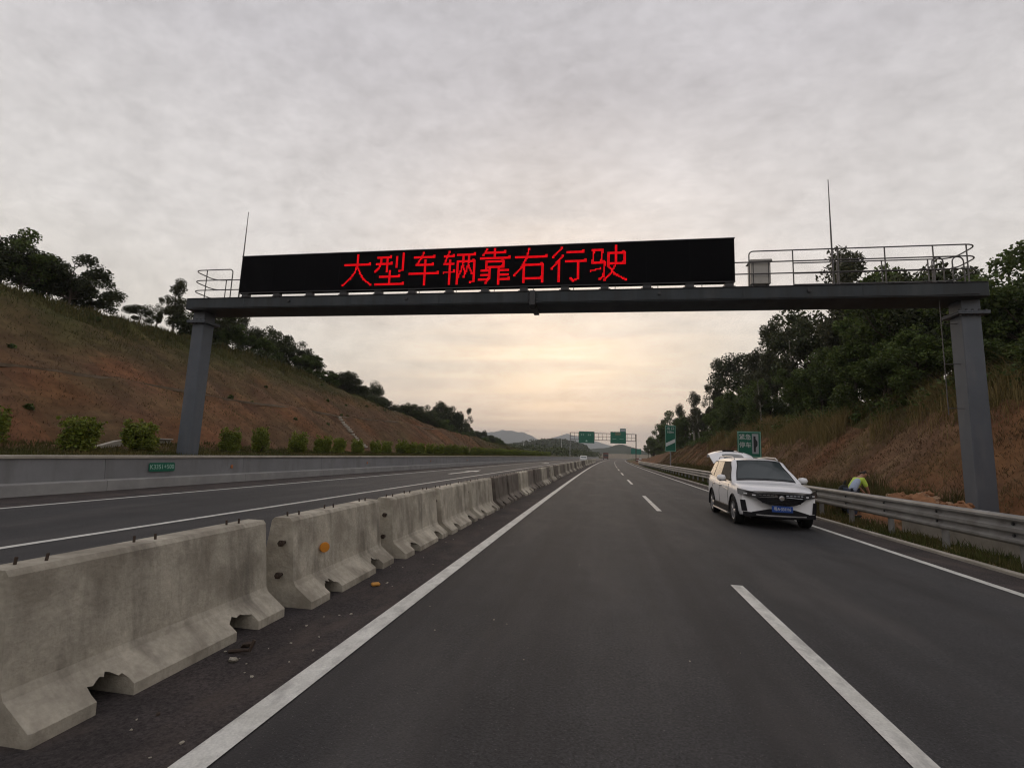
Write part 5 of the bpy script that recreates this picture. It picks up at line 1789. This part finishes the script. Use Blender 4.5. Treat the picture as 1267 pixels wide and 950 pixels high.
zc_ = cv.location.z
MB().prism([(-1.7, -0.3), (1.75, -0.3), (1.75, 1.62 - zc_), (0.2, 1.62 - zc_), (-0.75, 1.5 - zc_), (-1.7, 1.22 - zc_)], 'x', -0.25, -0.02).build('head_wall', 'pale_concrete', cv)
MB().box(-0.02, 0.09, 0.15, 1.76, 1.60 - zc_, 1.66 - zc_, 0.01).build('cap', 'pale_concrete', cv)

# ------------------------------------------------------------------ litter on the shoulder
rock = []
for k_ in range(3):
    rb = bmesh.new()
    bmesh.ops.create_icosphere(rb, subdivisions=1, radius=1.0)
    for v in rb.verts:
        v.co *= random.uniform(0.6, 1.2)
        v.co.z *= 0.6
    me = bpy.data.meshes.new('stone_chip')
    rb.to_mesh(me)
    rb.free()
    me.materials.append(MATS['concrete'])
    rock.append(me)
chips = [(-2.66, 3.50, 0.035, 'largest rubble chip in front of the nearest barrier'), (-2.76, 3.77, 0.05, 'brown rubble lump by the right drain hole of the nearest barrier'), (-2.55, 2.75, 0.022, 'dark chip on the shoulder below the left drain hole')]
for k_ in range(46):
    y = 2.4 + 16 * RNG.random() ** 1.6
    chips.append((RNG.uniform(-2.85, -2.12), y, RNG.uniform(0.005, 0.014), 'small stone chip scattered on the brown shoulder'))
for k_ in range(14):
    chips.append((RNG.uniform(-1.8, 1.2), 3.0 + 12 * RNG.random() ** 1.3, RNG.uniform(0.004, 0.010), 'tiny pale stone chip lying on the left lane'))
for k_, (x, y, s_, lab) in enumerate(chips):
    o = link('stone_chip', rock[k_ % 3])
    o.location = rp(x, y, 0.004 + s_ * 0.35)
    o.scale = (s_ * RNG.uniform(0.8, 1.5), s_ * RNG.uniform(0.8, 1.5), s_)
    o.rotation_euler = (0, 0, RNG.uniform(0, 6.28))
    tag(o, lab, 'stone', 'stone chips on the road')
    if k_ in (1, 2):
        o.data = o.data.copy()
        o.data.materials.clear()
        o.data.materials.append(MATS['rust'])
mb = MB().tube([(-0.1, 0, 0.01), (0, 0.02, 0.02), (0.07, 0.01, 0.03), (0.09, 0.03, 0.10)], 0.014, 6)
o = mb.build('bent_strip', 'rust')
o.location = (-2.70, 3.62, 0.008)
tag(o, 'bent rusty strip lying on the shoulder by the nearest barrier', 'scrap metal')
lit_ = MB().box(-0.05, 0.05, -0.035, 0.035, 0.0, 0.035, 0.012)
o = lit_.build('litter', 'orange_litter')
o.location = (-2.59, 5.72, 0.006)
o.rotation_euler = (0, 0, 0.7)
tag(o, 'scrap of orange litter beside the second barrier', 'litter')

# ------------------------------------------------------------------ distant traffic


def simple_car(loc, label, paint, rz):
    c_ = empty('distant_car', loc, rz)
    tag(c_, label, 'car')
    prof_ = [(-2.2, 0.25), (2.2, 0.25), (2.25, 0.7), (2.1, 0.9), (1.1, 1.0), (0.5, 1.5), (-1.4, 1.55), (-2.1, 1.1), (-2.25, 0.9)]
    MB().prism(prof_, 'y', -0.88, 0.88).build('body', paint, c_)
    MB().prism([(1.02, 1.03), (0.47, 1.47), (0.50, 1.49), (1.07, 1.04)], 'y', -0.75, 0.75).build('windscreen', 'car_glass', c_)
    for s in (-1, 1):
        MB().prism([(0.9, 1.03), (0.45, 1.44), (-1.35, 1.48), (-1.9, 1.12)], 'y', s * 0.885, s * 0.89).build('side_window', 'car_glass', c_)
        for x_ in (-1.4, 1.4):
            MB().lathe([(0.33, -0.1), (0.33, 0.1)], (x_, s * 0.80, 0.33), 'y', 16).build('wheel', 'tyre', c_)
        MB().box(2.24, 2.27, s * 0.6 - 0.2, s * 0.6 + 0.2, 0.62, 0.76).build('headlight', 'lamp_white', c_)
    return c_


simple_car(rp(-6.2, 132, 0.004), 'small white car far away on the opposite carriageway', 'far_white', -PI / 2)
tk = empty('distant_truck', rp(-3.6, 246, 0.004))
tag(tk, 'dark red truck far ahead beyond the row of barriers', 'truck')
MB().box(-1.25, 1.25, 0.8, 6.5, 1.0, 3.4, 0.05).build('load_box', 'truck_red', tk)
MB().box(-1.2, 1.2, -1.2, 0.7, 0.7, 2.9, 0.12).build('cab', 'truck_red', tk)
MB().box(-1.05, 1.05, -1.22, -1.201, 1.7, 2.6).build('windscreen', 'car_glass', tk)
for x_ in (-1.0, 1.0):
    for y_ in (-0.4, 3.0, 5.4):
        MB().lathe([(0.5, -0.15), (0.5, 0.15)], (x_, y_, 0.5), 'x', 14).build('wheel', 'tyre', tk)
for k_, (x_, y_, c_, lab) in enumerate(((10.2, 205, 'far_red', 'nearest red and white crash drum at the distant exit'), (11.4, 212, 'far_white', 'pale crash drum beside the red one at the distant exit'), (12.8, 222, 'far_red', 'farthest crash drum at the distant exit'))):
    d_ = empty('crash_drum', rp(x_, y_, 0.0))
    tag(d_, lab, 'crash drum', 'crash drums at the exit')
    MB().lathe([(0.55, 0), (0.6, 0.05), (0.58, 1.3), (0.5, 1.36)], (0, 0, 0), 'z', 14).build('drum', c_, d_)
    MB().lathe([(0.605, 0.55), (0.605, 0.85)], (0, 0, 0), 'z', 14).build('band', 'far_white' if c_ == 'far_red' else 'far_red', d_)
for x_, y_, h_, lab in ((-31.0, 200, 9.2, 'thin pale lamp pole beyond the left wall'), (-18.5, 235, 11.0, 'second thin pale lamp pole near the distant gantry')):
    lp = empty('lamp_post', (x_, y_, tz(x_, y_)))
    tag(lp, lab, 'lamp post', 'distant lamp posts')
    MB().tube([(0, 0, -0.2), (0, 0, h_ - 0.5), (0.3, 0, h_), (1.4, 0, h_ + 0.15)], [0.11, 0.07, 0.05, 0.04], 8).build('pole', 'far_white', lp)
    MB().box(1.2, 1.9, -0.12, 0.12, h_ + 0.08, h_ + 0.2, 0.03).build('lamp_head', 'far_white', lp)

# ------------------------------------------------------------------ far hills and mountains


def ridge(name, y0, depth, pts, material, label, rough, seed, nxs=160, nd=14):
    """ridge whose crest follows pts (x, height), with slopes to front and back"""
    px, pz = zip(*pts)
    xs_ = np.linspace(px[0], px[-1], nxs)
    crest = np.interp(xs_, px, pz)
    T_ = np.linspace(-1, 1, nd * 2 + 1)
    XX, TT = np.meshgrid(xs_, T_)
    prof_ = np.clip(1 - np.abs(TT) ** 1.3, 0, 1)
    YY = y0 + TT * depth
    sc_ = (px[-1] - px[0]) / 14
    ZZ = crest[None, :] * prof_ * (1 + rough * (vnoise(XX / sc_ * 2, YY / sc_ * 2, seed) - 0.5) * 1.2 + rough * 0.5 * (vnoise(XX / sc_ * 7, YY / sc_ * 7, seed + 1) - 0.5)) - 1.0
    n_, m_ = XX.shape
    ix = np.arange(n_ * m_).reshape(n_, m_)
    F = np.stack([ix[:-1, :-1], ix[:-1, 1:], ix[1:, 1:], ix[1:, :-1]], -1).reshape(-1, 4)
    me = array_mesh(name, np.stack([XX, YY, ZZ], -1).reshape(-1, 3), F, material)
    me.polygons.foreach_set('use_smooth', np.ones(len(F), dtype=bool))
    o = link(name, me)
    struct(o, label)
    return (xs_, crest)


ridge('mountain', 4200, 900, [(-2600, 0), (-2100, 130), (-1500, 150), (-1180, 158), (-960, 178), (-760, 190), (-640, 168), (-520, 118), (-420, 66), (-250, 0)], 'mountain', 'pale blue mountain on the horizon left of the distant gantry', 0.10, 11)
ridge('mountain', 4700, 800, [(-900, 0), (-620, 110), (-460, 150), (-320, 205), (-230, 178), (-90, 150), (120, 95), (400, 60), (900, 70), (1600, 40), (2200, 0)], 'mountain', 'faint blue peak behind the distant gantry', 0.10, 13)
ridge('far_hill', 1300, 220, [(-160, 0), (-60, 14), (20, 26), (60, 34), (110, 20), (190, 26), (260, 32), (360, 18), (600, 10), (900, 0)], 'wooded_hill', 'hazy low hills beyond the end of the road', 0.3, 17)
xs_, cr_ = ridge('wooded_hill', 600, 90, [(-330, 0), (-240, 4), (-150, 6), (-120, 8), (-95, 12), (-80, 15.5), (-60, 18), (-45, 17.5), (-28, 14.5), (-18, 12), (-8, 0)], 'wooded_hill', 'dark wooded hill in the middle distance', 0.15, 19)
rg = np.random.default_rng(77)
n_ = 26000
px_ = rg.uniform(-240, -9, n_)
ty_ = rg.uniform(-0.95, 0.5, n_)
hz_ = np.interp(px_, xs_, cr_) * (1 - np.abs(ty_) ** 1.3)
P = np.stack([px_, 600 + ty_ * 90, hz_ + rg.uniform(-0.5, 3.2, n_) * (0.4 + vnoise(px_ * 0.12, ty_ * 12, 5))], 1)
V, F = leaf_quads(P, rg.uniform(1.2, 2.8, n_), rg, aspect=0.8)
o = link('distant_wood', array_mesh('distant_wood', V, F, 'leaf_dark', leaf_tint(n_, rg)))
tag(o, 'far-off dark wood covering the middle distance hill', 'wood', kind='stuff')
rg = np.random.default_rng(78)
n_ = 22000                                       # belt of far bushes along the left carriageway's end
px_ = rg.uniform(-75, -16, n_)
py_ = rg.uniform(170, 420, n_)
P = np.stack([px_ + cx(py_), py_, rg.random(n_) ** 0.7 * 3.0 * (0.5 + vnoise(px_ * 0.2, py_ * 0.15, 8)) + 0.8], 1)
V, F = leaf_quads(P, rg.uniform(0.5, 1.1, n_), rg, aspect=0.8)
o = link('distant_thicket', array_mesh('distant_thicket', V, F, 'leaf_dark', leaf_tint(n_, rg)))
tag(o, 'dark far-off thicket beyond the end of the left hill', 'thicket', kind='stuff')
# pale cut bank where the road ends
struct(link('far_cutting', MB().prism([(-30, -0.5), (-12, 3.6), (20, 5.0), (60, 5.0), (85, -0.5)], 'y', 560, 575).mesh('far_cutting', 'far_pale')), 'pale cut bank in the haze at the end of the road')

# ------------------------------------------------------------------ haze
hz = MB().box(-6600, 6600, -2200, 6700, -3, 300)
hm = bpy.data.materials.new('haze_air')
hm.use_nodes = True
t = hm.node_tree
t.nodes.clear()
vo = t.nodes.new('ShaderNodeVolumePrincipled')
vo.inputs['Color'].default_value = (0.93, 0.96, 1.0, 1)
vo.inputs['Density'].default_value = 0.00026
vo.inputs['Anisotropy'].default_value = 0.0
mo = t.nodes.new('ShaderNodeOutputMaterial')
t.links.new(vo.outputs[0], mo.inputs['Volume'])
MATS['haze_air'] = hm
o = hz.build('haze', 'haze_air')
tag(o, 'thin grey-blue evening haze over the valley', None, kind='stuff')
